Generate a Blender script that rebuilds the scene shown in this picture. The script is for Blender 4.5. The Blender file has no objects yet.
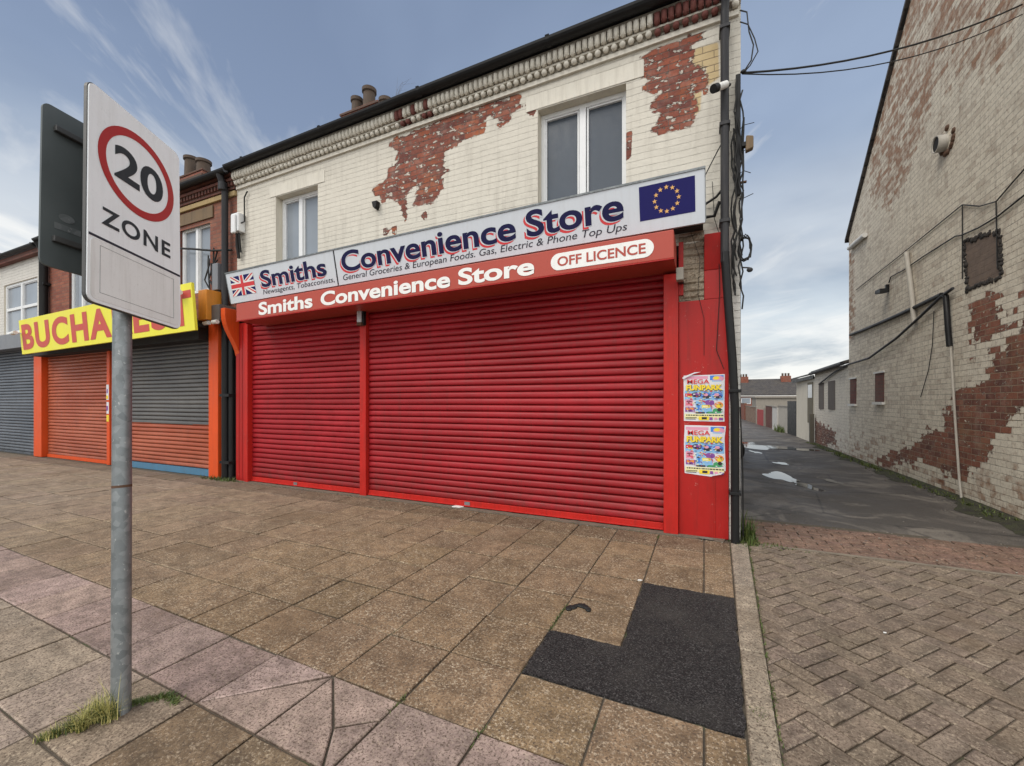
import bpy, bmesh, math, random
import numpy as np
from mathutils import Vector, Matrix, Euler
random.seed(7)
R = math.radians
sc = bpy.context.scene
COL = sc.collection

# ------------------------------------------------------------------ camera
cam = bpy.data.objects.new('camera', bpy.data.cameras.new('camera'))
COL.objects.link(cam)
cam.location = (0, 0, 1.45)
cam.rotation_euler = (R(90), 0, R(24.567))
cam.data.sensor_width = 36
cam.data.lens = 420 / 1024 * 36
cam.data.shift_y = 19 / 1024
cam.data.clip_end = 3000
cam.data.clip_start = 0.05
sc.camera = cam

# ------------------------------------------------------------------ sky, sun, exposure
SUN_EL, SUN_AZ = 51, 213          # azimuth clockwise from +Y: behind the camera, a little to the left
w = bpy.data.worlds.new('World'); sc.world = w; w.use_nodes = True
nt = w.node_tree; nt.nodes.clear()
def wn(t, **k):
    n = nt.nodes.new(t)
    for a, b in k.items(): setattr(n, a, b)
    return n
sky = wn('ShaderNodeTexSky', sky_type='NISHITA', sun_disc=False)
sky.sun_elevation = R(SUN_EL); sky.sun_rotation = R(SUN_AZ)
tc = wn('ShaderNodeTexCoord'); sep = wn('ShaderNodeSeparateXYZ')
nt.links.new(tc.outputs['Generated'], sep.inputs[0])
def wmath(op, a, b=None, clamp=False):
    n = wn('ShaderNodeMath', operation=op, use_clamp=clamp)
    for i, v in enumerate((a, b)):
        if v is None: continue
        if isinstance(v, (int, float)): n.inputs[i].default_value = v
        else: nt.links.new(v, n.inputs[i])
    return n.outputs[0]
def wramp(fac, pts):
    n = wn('ShaderNodeValToRGB'); nt.links.new(fac, n.inputs[0])
    e = n.color_ramp.elements
    while len(e) < len(pts): e.new(0.5)
    for el, (p, c) in zip(e, pts): el.position = p; el.color = (*c, 1)
    return n.outputs[0]
def wmix(f, a, b):
    n = wn('ShaderNodeMix', data_type='RGBA')
    for i, v in ((0, f), (6, a), (7, b)):
        if isinstance(v, (int, float)): n.inputs[i].default_value = v
        elif isinstance(v, tuple): n.inputs[i].default_value = (*v, 1)
        else: nt.links.new(v, n.inputs[i])
    return n.outputs[2]
# cloud layer seen in perspective: direction divided by its height
zc = wmath('MAXIMUM', wmath('ADD', sep.outputs[2], 0.12), 0.05)
cu = wmath('DIVIDE', sep.outputs[0], zc); cv = wmath('DIVIDE', sep.outputs[1], zc)
cmb = wn('ShaderNodeCombineXYZ')
nt.links.new(cu, cmb.inputs[0]); nt.links.new(cv, cmb.inputs[1])
def wnoise(scale, detail, rough, dist=0.0, rot=0, sx=1, sy=1, off=(0, 0, 0)):
    m0 = wn('ShaderNodeMapping'); m0.inputs['Rotation'].default_value = (0, 0, rot); nt.links.new(cmb.outputs[0], m0.inputs[0])
    mp = wn('ShaderNodeMapping')
    mp.inputs['Scale'].default_value = (sx, sy, 1); mp.inputs['Location'].default_value = off
    nt.links.new(m0.outputs[0], mp.inputs[0])
    n = wn('ShaderNodeTexNoise'); nt.links.new(mp.outputs[0], n.inputs['Vector'])
    n.inputs['Scale'].default_value = scale; n.inputs['Detail'].default_value = detail
    n.inputs['Roughness'].default_value = rough; n.inputs['Distortion'].default_value = dist
    return n.outputs['Fac']
SKYK = 1.0
overcast = wramp(sep.outputs[2], [(0.0, (7.0, 7.4, 7.6)), (0.10, (6.4, 7.1, 7.7)), (0.26, (4.5, 5.4, 6.6)),
                                  (0.5, (2.8, 3.65, 5.3)), (0.85, (2.0, 2.7, 4.2))])
soft = wramp(wnoise(0.55, 5, 0.55, 0.3, off=(3.1, 1.7, 0)), [(0.36, (0.80, 0.81, 0.84)), (0.66, (1.3, 1.26, 1.2))])
mul = wn('ShaderNodeMix', data_type='RGBA', blend_type='MULTIPLY'); mul.inputs[0].default_value = 1
nt.links.new(overcast, mul.inputs[6]); nt.links.new(soft, mul.inputs[7])
wisp = wnoise(0.9, 7, 0.6, 0.55, rot=R(-121), sx=0.55, sy=1.7, off=(4.084, 3.3115, 0))
# wisps lie mostly towards the left of the street
wl = wmath('MULTIPLY', sep.outputs[0], -1.0)
wmask = wramp(wmath('ADD', wisp, wmath('MULTIPLY', wl, 0.06)), [(0.525, (0, 0, 0)), (0.70, (0.9, 0.9, 0.9))])
c1 = wmix(wmask, mul.outputs[2], (9.2, 9.3, 9.3))
lowm = wramp(sep.outputs[2], [(0.05, (1, 1, 1)), (0.45, (0, 0, 0))])
low = wramp(wnoise(0.42, 6, 0.6, 0.4, off=(7.3, 4.1, 0)), [(0.45, (0, 0, 0)), (0.56, (0.95, 0.95, 0.95))])
lm = wmath('MULTIPLY', lowm, low)
c2 = wmix(lm, c1, (9.4, 9.5, 9.5))
# added glow, unseen behind and right of the camera, to light sign and walls
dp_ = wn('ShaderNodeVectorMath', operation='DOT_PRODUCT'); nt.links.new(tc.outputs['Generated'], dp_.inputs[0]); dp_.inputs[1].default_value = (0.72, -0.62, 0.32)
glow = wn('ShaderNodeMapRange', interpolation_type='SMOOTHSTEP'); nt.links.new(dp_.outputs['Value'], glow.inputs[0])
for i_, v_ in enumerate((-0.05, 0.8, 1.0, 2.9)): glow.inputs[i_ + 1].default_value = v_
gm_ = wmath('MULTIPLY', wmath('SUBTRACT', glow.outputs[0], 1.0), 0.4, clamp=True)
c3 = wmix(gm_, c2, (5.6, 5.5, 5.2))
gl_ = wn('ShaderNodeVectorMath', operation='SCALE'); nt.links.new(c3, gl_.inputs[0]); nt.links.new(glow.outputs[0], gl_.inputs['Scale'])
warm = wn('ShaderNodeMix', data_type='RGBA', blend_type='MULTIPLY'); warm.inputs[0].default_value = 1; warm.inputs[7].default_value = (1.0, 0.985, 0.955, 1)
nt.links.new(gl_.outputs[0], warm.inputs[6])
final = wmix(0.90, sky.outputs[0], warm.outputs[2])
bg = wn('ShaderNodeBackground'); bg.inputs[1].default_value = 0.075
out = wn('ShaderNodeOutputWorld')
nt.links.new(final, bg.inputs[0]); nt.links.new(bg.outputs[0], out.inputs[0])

sl = bpy.data.lights.new('sun', 'SUN'); sl.energy = 1.5; sl.angle = R(35); sl.color = (1, 0.94, 0.84)
so = bpy.data.objects.new('sun', sl); COL.objects.link(so)
az = R(SUN_AZ); el = R(SUN_EL)
d = Vector((math.sin(az) * math.cos(el), math.cos(az) * math.cos(el), math.sin(el)))
so.rotation_euler = d.to_track_quat('Z', 'Y').to_euler()
so.location = d * 50
sc.view_settings.view_transform = 'Standard'
sc.view_settings.look = 'None'
sc.view_settings.exposure = 0.56
sc.view_settings.gamma = 1
sc.view_settings.use_curve_mapping = False

# ------------------------------------------------------------------ node helpers
class NT:
    def __init__(s, name):
        s.m = bpy.data.materials.new(name); s.m.use_nodes = True
        s.t = s.m.node_tree; s.b = s.t.nodes['Principled BSDF']
        s.tc = None
    def n(s, t, **k):
        x = s.t.nodes.new(t)
        for a, b in k.items(): setattr(x, a, b)
        return x
    def put(s, v, sock):
        if v is None: return
        if isinstance(v, (int, float)): sock.default_value = v
        elif isinstance(v, tuple):
            sock.default_value = (*v, 1) if len(v) == 3 and len(sock.default_value) == 4 else v
        else: s.t.links.new(v, sock)
    def obj(s):
        if not s.tc: s.tc = s.n('ShaderNodeTexCoord')
        return s.tc.outputs['Object']
    def math(s, op, a, b=None, c=None, clamp=False):
        x = s.n('ShaderNodeMath', operation=op, use_clamp=clamp)
        for i, v in enumerate((a, b, c)): s.put(v, x.inputs[i])
        return x.outputs[0]
    def noise(s, scale, detail=4, rough=0.55, vec=None, dist=0.0, col=False):
        x = s.n('ShaderNodeTexNoise')
        s.put(vec if vec is not None else s.obj(), x.inputs['Vector'])
        x.inputs['Scale'].default_value = scale; x.inputs['Detail'].default_value = detail
        x.inputs['Roughness'].default_value = rough; x.inputs['Distortion'].default_value = dist
        return x.outputs['Color' if col else 'Fac']
    def scaled(s, sx, sy, sz, vec=None):
        x = s.n('ShaderNodeMapping'); x.inputs['Scale'].default_value = (sx, sy, sz)
        s.put(vec if vec is not None else s.obj(), x.inputs[0])
        return x.outputs[0]
    def ramp(s, f, pts, interp='LINEAR'):
        x = s.n('ShaderNodeValToRGB'); s.put(f, x.inputs[0]); e = x.color_ramp.elements
        x.color_ramp.interpolation = interp
        while len(e) < len(pts): e.new(0.5)
        for q, (p, c) in zip(e, pts):
            q.position = p; q.color = (c, c, c, 1) if isinstance(c, (int, float)) else (*c, 1)
        return x.outputs[0]
    def mix(s, f, a, b, mode='MIX'):
        x = s.n('ShaderNodeMix', data_type='RGBA', blend_type=mode)
        s.put(f, x.inputs[0]); s.put(a, x.inputs[6]); s.put(b, x.inputs[7])
        return x.outputs[2]
    def rng(s, v, a, b, c=0.0, dd=1.0):
        x = s.n('ShaderNodeMapRange'); s.put(v, x.inputs[0])
        for i, q in enumerate((a, b, c, dd)): x.inputs[i + 1].default_value = q
        return x.outputs[0]
    def attr(s, name, out='Fac'):
        x = s.n('ShaderNodeAttribute', attribute_name=name); return x.outputs[out]
    def bump(s, h, strength=0.4, dist=0.01, normal=None):
        x = s.n('ShaderNodeBump'); x.inputs['Strength'].default_value = strength
        x.inputs['Distance'].default_value = dist; s.put(h, x.inputs['Height'])
        if normal is not None: s.put(normal, x.inputs['Normal'])
        return x.outputs[0]
    def fin(s, col=None, rough=None, normal=None, metal=None, spec=None):
        s.put(col, s.b.inputs['Base Color']); s.put(rough, s.b.inputs['Roughness'])
        s.put(normal, s.b.inputs['Normal']); s.put(metal, s.b.inputs['Metallic'])
        if spec is not None: s.b.inputs['Specular IOR Level'].default_value = spec
        return s.m
    def wallvec(s):
        """metres along the wall, metres up: works on walls facing X or Y"""
        g = s.n('ShaderNodeNewGeometry'); sp = s.n('ShaderNodeSeparateXYZ'); s.put(g.outputs['True Normal'], sp.inputs[0])
        fx = s.math('GREATER_THAN', s.math('ABSOLUTE', sp.outputs[0]), 0.7)
        p = s.n('ShaderNodeSeparateXYZ'); s.put(s.obj(), p.inputs[0])
        u = s.math('ADD', s.math('MULTIPLY', p.outputs[0], s.math('SUBTRACT', 1.0, fx)), s.math('MULTIPLY', p.outputs[1], fx))
        c = s.n('ShaderNodeCombineXYZ'); s.put(u, c.inputs[0]); s.put(p.outputs[2], c.inputs[1])
        return c.outputs[0]

def shade(c, k): return tuple(min(1, x * k) for x in c)
MATS = {}
def paint(name, col, rough=0.5, var=0.12, dirt=0.25, dirtcol=(0.06, 0.05, 0.04), scale=6, bump=0.08, metal=0, streak=True, scuff=0.0, scuffcol=(0.5, 0.45, 0.4)):
    if name in MATS: return MATS[name]
    s = NT(name)
    n1 = s.noise(scale, 6, 0.6)
    c = s.mix(n1, shade(col, 1 - var), shade(col, 1 + var))
    if streak:
        st = s.noise(3, 6, 0.65, vec=s.scaled(6, 6, 0.5))
        c = s.mix(s.math('MULTIPLY', s.ramp(st, [(0.48, 0), (0.75, 1)]), dirt), c, dirtcol)
    sp = s.noise(scale * 9, 4, 0.7)
    c = s.mix(s.math('MULTIPLY', s.ramp(sp, [(0.58, 0), (0.72, 1)]), dirt * 0.6), c, dirtcol)
    if scuff:
        sf = s.noise(scale * 5, 7, 0.75)
        c = s.mix(s.math('MULTIPLY', s.ramp(sf, [(0.64, 0), (0.68, 1)]), scuff), c, scuffcol)
    r = s.rng(n1, 0.3, 0.7, rough - 0.08, rough + 0.1)
    MATS[name] = s.fin(c, r, s.bump(s.noise(scale * 14, 4, 0.6), bump, 0.004), metal)
    return MATS[name]

def brick(name, paintcol=None, b1=(0.25, 0.075, 0.045), b2=(0.33, 0.12, 0.075), mortar=(0.26, 0.2, 0.17), bw=0.24, bh=0.078,
          peel=False, base_worn=0.0, paintvar=0.12, grime=(0.16, 0.13, 0.1), grimek=0.35, joint=0.35, flake=0.66, brown=None, brownk=0.0, orange=None, rndk=0.22, jointall=0.0, stain=None, perp=0.6, amp=0.2, steps=0.07):
    s = NT(name); v = s.wallvec()
    wob = s.noise(2.2, 2, 0.5, vec=v, col=True)
    va = s.n('ShaderNodeVectorMath', operation='MULTIPLY_ADD'); s.put(wob, va.inputs[0]); va.inputs[1].default_value = (0.02, 0.02, 0); s.put(v, va.inputs[2])
    v2 = va.outputs[0]
    bt = s.n('ShaderNodeTexBrick'); s.put(v2, bt.inputs['Vector'])
    bt.inputs['Color1'].default_value = (0, 0, 0, 1); bt.inputs['Color2'].default_value = (1, 1, 1, 1); bt.inputs['Mortar'].default_value = (0.5, 0.5, 0.5, 1)
    bt.inputs['Scale'].default_value = 1; bt.inputs['Brick Width'].default_value = bw; bt.inputs['Row Height'].default_value = bh
    bt.inputs['Mortar Size'].default_value = 0.006; bt.inputs['Mortar Smooth'].default_value = 0.5; bt.inputs['Bias'].default_value = 0
    rnd, mor = bt.outputs['Color'], bt.outputs['Fac']
    bh_ = s.n('ShaderNodeTexBrick'); s.put(v2, bh_.inputs['Vector'])          # bed joints alone
    bh_.inputs['Scale'].default_value = 1; bh_.inputs['Brick Width'].default_value = 80; bh_.inputs['Row Height'].default_value = bh
    bh_.inputs['Mortar Size'].default_value = 0.006; bh_.inputs['Mortar Smooth'].default_value = 0.5
    morp = s.math('MAXIMUM', bh_.outputs['Fac'], s.math('MULTIPLY', mor, perp))
    fine = s.noise(38, 6, 0.7, vec=v); mid = s.noise(7, 6, 0.65, vec=v); big = s.noise(0.9, 5, 0.6, vec=v)
    bc = s.mix(rnd, b1, b2); bc = s.mix(s.math('MULTIPLY', s.ramp(fine, [(0.35, 0), (0.7, 1)]), 0.5), bc, shade(b1, 0.45))
    bc = s.mix(s.math('MULTIPLY', s.ramp(mid, [(0.5, 0), (0.75, 1)]), 0.4), bc, shade(b2, 1.35))
    if orange: bc = s.mix(s.math('MULTIPLY', s.ramp(s.noise(1.7, 4, 0.6, vec=v), [(0.52, 0), (0.68, 1)]), s.math('ADD', 0.25, s.math('MULTIPLY', rnd, 0.6))), bc, orange)
    bc = s.mix(mor, bc, s.mix(fine, shade(mortar, 0.55), shade(mortar, 1.2)))
    height = s.math('SUBTRACT', s.math('MULTIPLY', fine, 0.25), mor if paintcol is None else morp)
    if paintcol is None:
        c = s.mix(s.math('MULTIPLY', s.ramp(big, [(0.45, 0), (0.7, 1)]), grimek), bc, grime)
        return s.fin(c, 0.85, s.bump(height, 0.6, 0.012))
    pc = s.mix(mid, shade(paintcol, 1 - paintvar), shade(paintcol, 1 + paintvar * 0.6))
    pc = s.mix(s.math('MULTIPLY', s.math('SUBTRACT', rnd, 0.3, clamp=True), rndk), pc, shade(paintcol, 0.72))
    lines = s.math('MULTIPLY', morp, s.ramp(s.noise(3.5, 7, 0.8, vec=s.scaled(0.9, 3.2, 1, v)), [(0.47, jointall), (0.62, 1)]))
    pc = s.mix(s.math('MULTIPLY', lines, joint), pc, shade(paintcol, 0.3))
    st = s.noise(2.2, 7, 0.65, vec=s.scaled(5, 0.5, 1, v))
    pc = s.mix(s.math('MULTIPLY', s.ramp(st, [(0.5, 0), (0.78, 1)]), grimek), pc, grime)
    pc = s.mix(s.math('MULTIPLY', s.ramp(big, [(0.5, 0), (0.75, 1)]), grimek * 0.8), pc, shade(paintcol, 0.6))
    if brown:
        bm = s.ramp(s.math('ADD', s.math('MULTIPLY', rnd, 0.30), s.math('MULTIPLY', mid, 0.7)), [(0.50, 0), (0.66, 1)])
        pc = s.mix(s.math('MULTIPLY', bm, brownk), pc, brown)
    speck = s.ramp(s.noise(26, 5, 0.75, vec=v), [(0.665, 0), (0.70, 1)])
    pc = s.mix(s.math('MULTIPLY', speck, 0.5), pc, shade(paintcol, 0.35))
    c = pc
    if peel:
        sd = s.attr('peel'); wn_ = s.attr('worn')
        e = s.math('ADD', sd, s.math('MULTIPLY', s.math('SUBTRACT', s.noise(6.5, 7, 0.7, vec=v), 0.5), amp))
        e = s.math('ADD', e, s.math('MULTIPLY', s.math('SUBTRACT', rnd, 0.5), steps))
        pm = s.rng(e, -0.006, 0.010)
        fl = s.ramp(s.noise(13, 6, 0.65, vec=s.scaled(0.7, 1.3, 1, v)), [(flake - 0.015, 0), (flake + 0.015, 1)])
        pm = s.math('MULTIPLY', pm, s.math('SUBTRACT', 1.0, s.math('MULTIPLY', fl, 0.85)))
        # thin wear, brick by brick
        we = s.math('ADD', s.math('MULTIPLY', wn_, 0.95), s.math('ADD', s.math('MULTIPLY', s.math('SUBTRACT', mid, 0.5), 1.5), s.math('MULTIPLY', s.math('SUBTRACT', rnd, 0.5), 0.5)))
        wm = s.math('MULTIPLY', s.rng(we, 0.1, 0.6), 0.85)
        if stain:
            pc = s.mix(wm, pc, s.mix(rnd, shade(stain, 0.75), shade(stain, 1.25))); pc = s.mix(s.math('MULTIPLY', s.math('MULTIPLY', wm, mor), 0.8), pc, shade(stain, 0.45))
            thin = s.ramp(s.noise(19, 6, 0.72, vec=v), [(0.53, 0), (0.64, 1)]); pc = s.mix(s.math('MULTIPLY', thin, 0.5), pc, shade(stain, 0.7)); pc = s.mix(s.math('MULTIPLY', s.ramp(s.noise(31, 5, 0.75, vec=v), [(0.6, 0), (0.66, 1)]), 0.5), pc, shade(paintcol, 1.2))
        else: pm = s.math('MAXIMUM', pm, wm)
        # a thin film of old paint still clings to the bare brick
        film = s.math('MULTIPLY', s.ramp(s.noise(5, 7, 0.75, vec=v), [(0.48, 0), (0.78, 1)]), 0.3)
        bc = s.mix(film, bc, shade(paintcol, 0.75))
        edge = s.rng(s.math('ABSOLUTE', e), 0.0, 0.02, 1, 0)
        c = s.mix(pm, pc, bc)
        # mortar repair and render patches
        cm = s.rng(s.math('ADD', s.attr('cement'), s.math('MULTIPLY', s.math('SUBTRACT', s.noise(6, 5, 0.7, vec=v), 0.5), 0.12)), -0.01, 0.02)
        c = s.mix(cm, c, s.mix(mid, (0.085, 0.064, 0.052), (0.26, 0.185, 0.14)))
        ye = s.rng(s.attr('ochre'), -0.01, 0.01)
        yc = s.mix(s.math('MULTIPLY', mor, 0.7), s.mix(mid, (0.42, 0.31, 0.15), (0.6, 0.47, 0.28)), (0.15, 0.11, 0.07))
        c = s.mix(s.math('MULTIPLY', ye, s.math('SUBTRACT', 1.0, pm)), c, yc)
        lip = s.bump(s.math('SUBTRACT', 1.0, pm), 0.55, 0.006)
        height = s.math('SUBTRACT', height, s.math('MULTIPLY', pm, 0.5))
        height = s.math('MULTIPLY', height, s.math('ADD', 0.55, s.math('MULTIPLY', pm, 0.6)))
    return s.fin(c, 0.8, s.bump(s.math('ADD', height, s.math('MULTIPLY', s.noise(14, 5, 0.7, vec=v), 0.8)), 0.85, 0.012, lip if peel else None))

# ------------------------------------------------------------------ mesh helpers
def wmat(o):
    m = o.matrix_basis.copy()
    while o.parent: o = o.parent; m = o.matrix_basis @ m
    return m
class MB:
    def __init__(s): s.v = []; s.f = []; s.mi = []; s.sm = []
    def add(s, vs, fs, mi=0, smooth=False):
        o = len(s.v); s.v += [tuple(p) for p in vs]
        for f in fs: s.f.append([o + i for i in f]); s.mi.append(mi); s.sm.append(smooth)
        return s
    def box(s, x0, y0, z0, x1, y1, z1, mi=0):
        v = [(x, y, z) for z in (z0, z1) for y in (y0, y1) for x in (x0, x1)]
        return s.add(v, [(0, 2, 3, 1), (4, 5, 7, 6), (0, 1, 5, 4), (2, 6, 7, 3), (0, 4, 6, 2), (1, 3, 7, 5)], mi)
    def quad(s, a, b, c, d, mi=0): return s.add([a, b, c, d], [(0, 1, 2, 3)], mi)
    def tube(s, path, r, n=8, mi=0, caps=True):
        path = [Vector(p) for p in path]; L = len(path); vs = []; fs = []
        rs = r if isinstance(r, (list, tuple)) else [r] * L
        t0 = (path[1] - path[0]).normalized()
        a = Vector((0, 0, 1)) if abs(t0.z) < 0.9 else Vector((1, 0, 0))
        u = t0.cross(a).normalized()
        for i, p in enumerate(path):
            t = (path[min(i + 1, L - 1)] - path[max(i - 1, 0)]).normalized()
            u = (u - t * u.dot(t)).normalized(); w_ = t.cross(u)
            for k in range(n):
                q = 2 * math.pi * k / n
                vs.append(p + (u * math.cos(q) + w_ * math.sin(q)) * rs[i])
        for i in range(L - 1):
            for k in range(n):
                b = i * n; k2 = (k + 1) % n
                fs.append((b + k, b + k2, b + n + k2, b + n + k))
        s.add(vs, fs, mi, True)
        if caps:
            s.add(vs[:n], [tuple(range(n))[::-1]], mi); s.add(vs[-n:], [tuple(range(n))], mi)
        return s
    def prism(s, poly, y0, y1, mi=0, plane='xz'):
        """poly in (x,z), extruded from y0 (front) to y1"""
        n = len(poly)
        mk = (lambda p, y: (p[0], y, p[1])) if plane == 'xz' else ((lambda p, y: (p[0], p[1], y)) if plane == 'xy' else (lambda p, y: (y, p[0], p[1])))
        vs = [mk(p, y0) for p in poly] + [mk(p, y1) for p in poly]
        fs = [tuple(range(n)), tuple(range(2 * n - 1, n - 1, -1))] + [(i, i + n, (i + 1) % n + n, (i + 1) % n) for i in range(n)]
        return s.add(vs, fs, mi)
    def ball(s, c, rx, ry, rz, n=8, m=5, mi=0):
        vs = []; fs = []
        for j in range(m + 1):
            th = math.pi * j / m
            for k in range(n):
                q = 2 * math.pi * k / n
                vs.append((c[0] + rx * math.sin(th) * math.cos(q), c[1] + ry * math.sin(th) * math.sin(q), c[2] + rz * math.cos(th)))
        for j in range(m):
            for k in range(n):
                k2 = (k + 1) % n
                fs.append((j * n + k, j * n + n + k, j * n + n + k2, j * n + k2))
        return s.add(vs, fs, mi, True)
    def build(s, name, mats, parent=None, bevel=0.0, attrs=None):
        me = bpy.data.meshes.new(name); me.from_pydata(s.v, [], s.f)
        mats = mats if isinstance(mats, (list, tuple)) else [mats]
        for m in mats: me.materials.append(m)
        me.polygons.foreach_set('material_index', s.mi); me.polygons.foreach_set('use_smooth', s.sm)
        if attrs:
            for k, arr in attrs.items():
                if np.ndim(arr) == 1:
                    a = me.attributes.new(k, 'FLOAT', 'POINT'); a.data.foreach_set('value', np.asarray(arr, dtype=np.float32))
                else:
                    a = me.attributes.new(k, 'FLOAT_COLOR', 'POINT'); a.data.foreach_set('color', np.asarray(arr, dtype=np.float32).ravel())
        if not attrs:
            bm = bmesh.new(); bm.from_mesh(me)
            bmesh.ops.recalc_face_normals(bm, faces=bm.faces)
            if bevel:
                ed = [e for e in bm.edges if len(e.link_faces) == 2 and e.calc_face_angle(0) > 0.6]
                bmesh.ops.bevel(bm, geom=ed, offset=bevel, segments=2, affect='EDGES', profile=0.5, clamp_overlap=True)
            bm.to_mesh(me); bm.free()
        o = bpy.data.objects.new(name, me); COL.objects.link(o)
        if parent is not None:
            me.transform(wmat(parent).inverted()); o.parent = parent
        me.update()
        return o
def tag(o, label=None, cat=None, group=None, kind=None):
    for k, v in (('label', label), ('category', cat), ('group', group), ('kind', kind)):
        if v: o[k] = v
    return o
def thing(name, label, cat, loc=(0, 0, 0), rot=(0, 0, 0), group=None):
    o = bpy.data.objects.new(name, None); COL.objects.link(o)
    o.empty_display_size = 0.2
    o.location = loc; o.rotation_euler = rot if isinstance(rot, tuple) else (0, 0, rot)
    o.matrix_basis = Matrix.LocRotScale(Vector(loc), Euler(o.rotation_euler), None)
    return tag(o, label, cat, group)
def struct(name, mb, m, attrs=None, bevel=0):
    o = mb.build(name, m, None, bevel, attrs); o['kind'] = 'structure'; return o
def clip(poly, a, b, c):
    """keep a*x+b*y<=c"""
    out_ = []
    for i in range(len(poly)):
        p, q = poly[i], poly[(i + 1) % len(poly)]
        dp, dq = a * p[0] + b * p[1] - c, a * q[0] + b * q[1] - c
        if dp <= 0: out_.append(p)
        if dp * dq < 0:
            t = dp / (dp - dq); out_.append((p[0] + t * (q[0] - p[0]), p[1] + t * (q[1] - p[1])))
    return out_
def sdist(P, polys):
    """signed distance, positive inside any polygon"""
    best = np.full(len(P), -9.0)
    for poly in polys:
        A = np.array(poly, float); B = np.roll(A, -1, 0)
        dmin = np.full(len(P), 1e9); ins = np.zeros(len(P), bool)
        for a, b in zip(A, B):
            ab = b - a; t = np.clip(((P - a) @ ab) / (ab @ ab + 1e-12), 0, 1)
            dmin = np.minimum(dmin, np.linalg.norm(P - a - t[:, None] * ab, axis=1))
            cr = ((a[1] > P[:, 1]) != (b[1] > P[:, 1]))
            with np.errstate(divide='ignore', invalid='ignore'):
                xi = (b[0] - a[0]) * (P[:, 1] - a[1]) / (b[1] - a[1]) + a[0]
            ins ^= cr & (P[:, 0] < xi)
        best = np.maximum(best, np.where(ins, dmin, -dmin))
    return best
def breaks(a, b, step, extra):
    n = max(1, int(round((b - a) / step)))
    L = [a + (b - a) * i / n for i in range(n + 1)]
    for e in extra:
        if a < e < b:
            k = min(range(1, n), key=lambda i: abs(L[i] - e)); L[k] = e
    return sorted(set(L))
def wall_grid(name, parent, mat, u0, u1, z0, z1, step, holes, place, zones, thickness=None):
    U = breaks(u0, u1, step, [h[0] for h in holes] + [h[1] for h in holes]); Z = breaks(z0, z1, step, [h[2] for h in holes] + [h[3] for h in holes])
    P = np.array([(u, z) for z in Z for u in U]); nu = len(U)
    mb = MB(); fs = []
    for j in range(len(Z) - 1):
        for i in range(nu - 1):
            cu_, cz_ = (U[i] + U[i + 1]) / 2, (Z[j] + Z[j + 1]) / 2
            if any(h[0] < cu_ < h[1] and h[2] < cz_ < h[3] for h in holes): continue
            fs.append((j * nu + i, j * nu + i + 1, j * nu + nu + i + 1, j * nu + nu + i))
    mb.add([place(u, z) for u, z in P], fs)
    return mb.build(name, mat, parent, attrs={k: f(P) for k, f in zones.items()})

def text_mesh(body, bold=0.0, shear=0.0, space=1.0):
    cu_ = bpy.data.curves.new('t', 'FONT'); cu_.body = body; cu_.size = 1; cu_.offset = bold; cu_.shear = shear; cu_.space_character = space
    cu_.resolution_u = 6
    ob = bpy.data.objects.new('t', cu_); COL.objects.link(ob)
    dg = bpy.context.evaluated_depsgraph_get(); dg.update()
    me = bpy.data.meshes.new_from_object(ob.evaluated_get(dg))
    bpy.data.objects.remove(ob); bpy.data.curves.remove(cu_)
    vs = [tuple(v.co) for v in me.vertices]; fs = [tuple(p.vertices) for p in me.polygons]
    bpy.data.meshes.remove(me)
    return vs, fs
def lettering(name, body, mat, parent, x0, x1, z, cap, y, bold=0.02, shear=0.0, space=1.0, depth=0.003, M=None, mb=None, mi=0):
    """text from x0 to x1, baseline z, capital height cap, facing -Y at depth y; M maps local to world"""
    vs, fs = text_mesh(body, bold, shear, space)
    hv, _ = text_mesh('H', bold); hh = max(v[1] for v in hv) - min(v[1] for v in hv); hb = min(v[1] for v in hv)
    xa = min(v[0] for v in vs); xb = max(v[0] for v in vs)
    kx = (x1 - x0) / (xb - xa); kz = cap / hh
    P = [(x0 + (v[0] - xa) * kx, y, z + (v[1] - hb) * kz) for v in vs]
    if M is not None: P = [tuple(M @ Vector(p)) for p in P]
    own = mb is None
    if own: mb = MB()
    mb.add(P, fs, mi)
    if own: return mb.build(name, mat, parent)
    return mb

# ------------------------------------------------------------------ common materials
m_black = paint('black_plastic', (0.012, 0.012, 0.013), 0.45, 0.2, 0.12, (0.06, 0.055, 0.05))
m_pipe = paint('dark_pipe', (0.032, 0.032, 0.036), 0.5, 0.2, 0.3, (0.12, 0.11, 0.1))
m_cable = paint('cable', (0.02, 0.02, 0.02), 0.5, 0.1, 0.1)
for m_ in (m_black, m_pipe, m_cable): m_.node_tree.nodes['Principled BSDF'].inputs['Specular IOR Level'].default_value = 0.22
m_upvc = paint('white_upvc', (0.72, 0.73, 0.74), 0.3, 0.04, 0.12, (0.35, 0.33, 0.3))
m_white = paint('white_paint', (0.68, 0.67, 0.64), 0.5, 0.06, 0.3, (0.3, 0.27, 0.22))
m_red = paint('red_gloss', (0.37, 0.012, 0.010), 0.42, 0.18, 0.4, (0.11, 0.02, 0.015), scuff=0.65, scuffcol=(0.5, 0.28, 0.24), scale=3)
m_redpost = paint('bright_red', (0.46, 0.016, 0.011), 0.45, 0.16, 0.4, (0.13, 0.02, 0.015), scuff=0.5, scuffcol=(0.5, 0.3, 0.25), scale=4)
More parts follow.
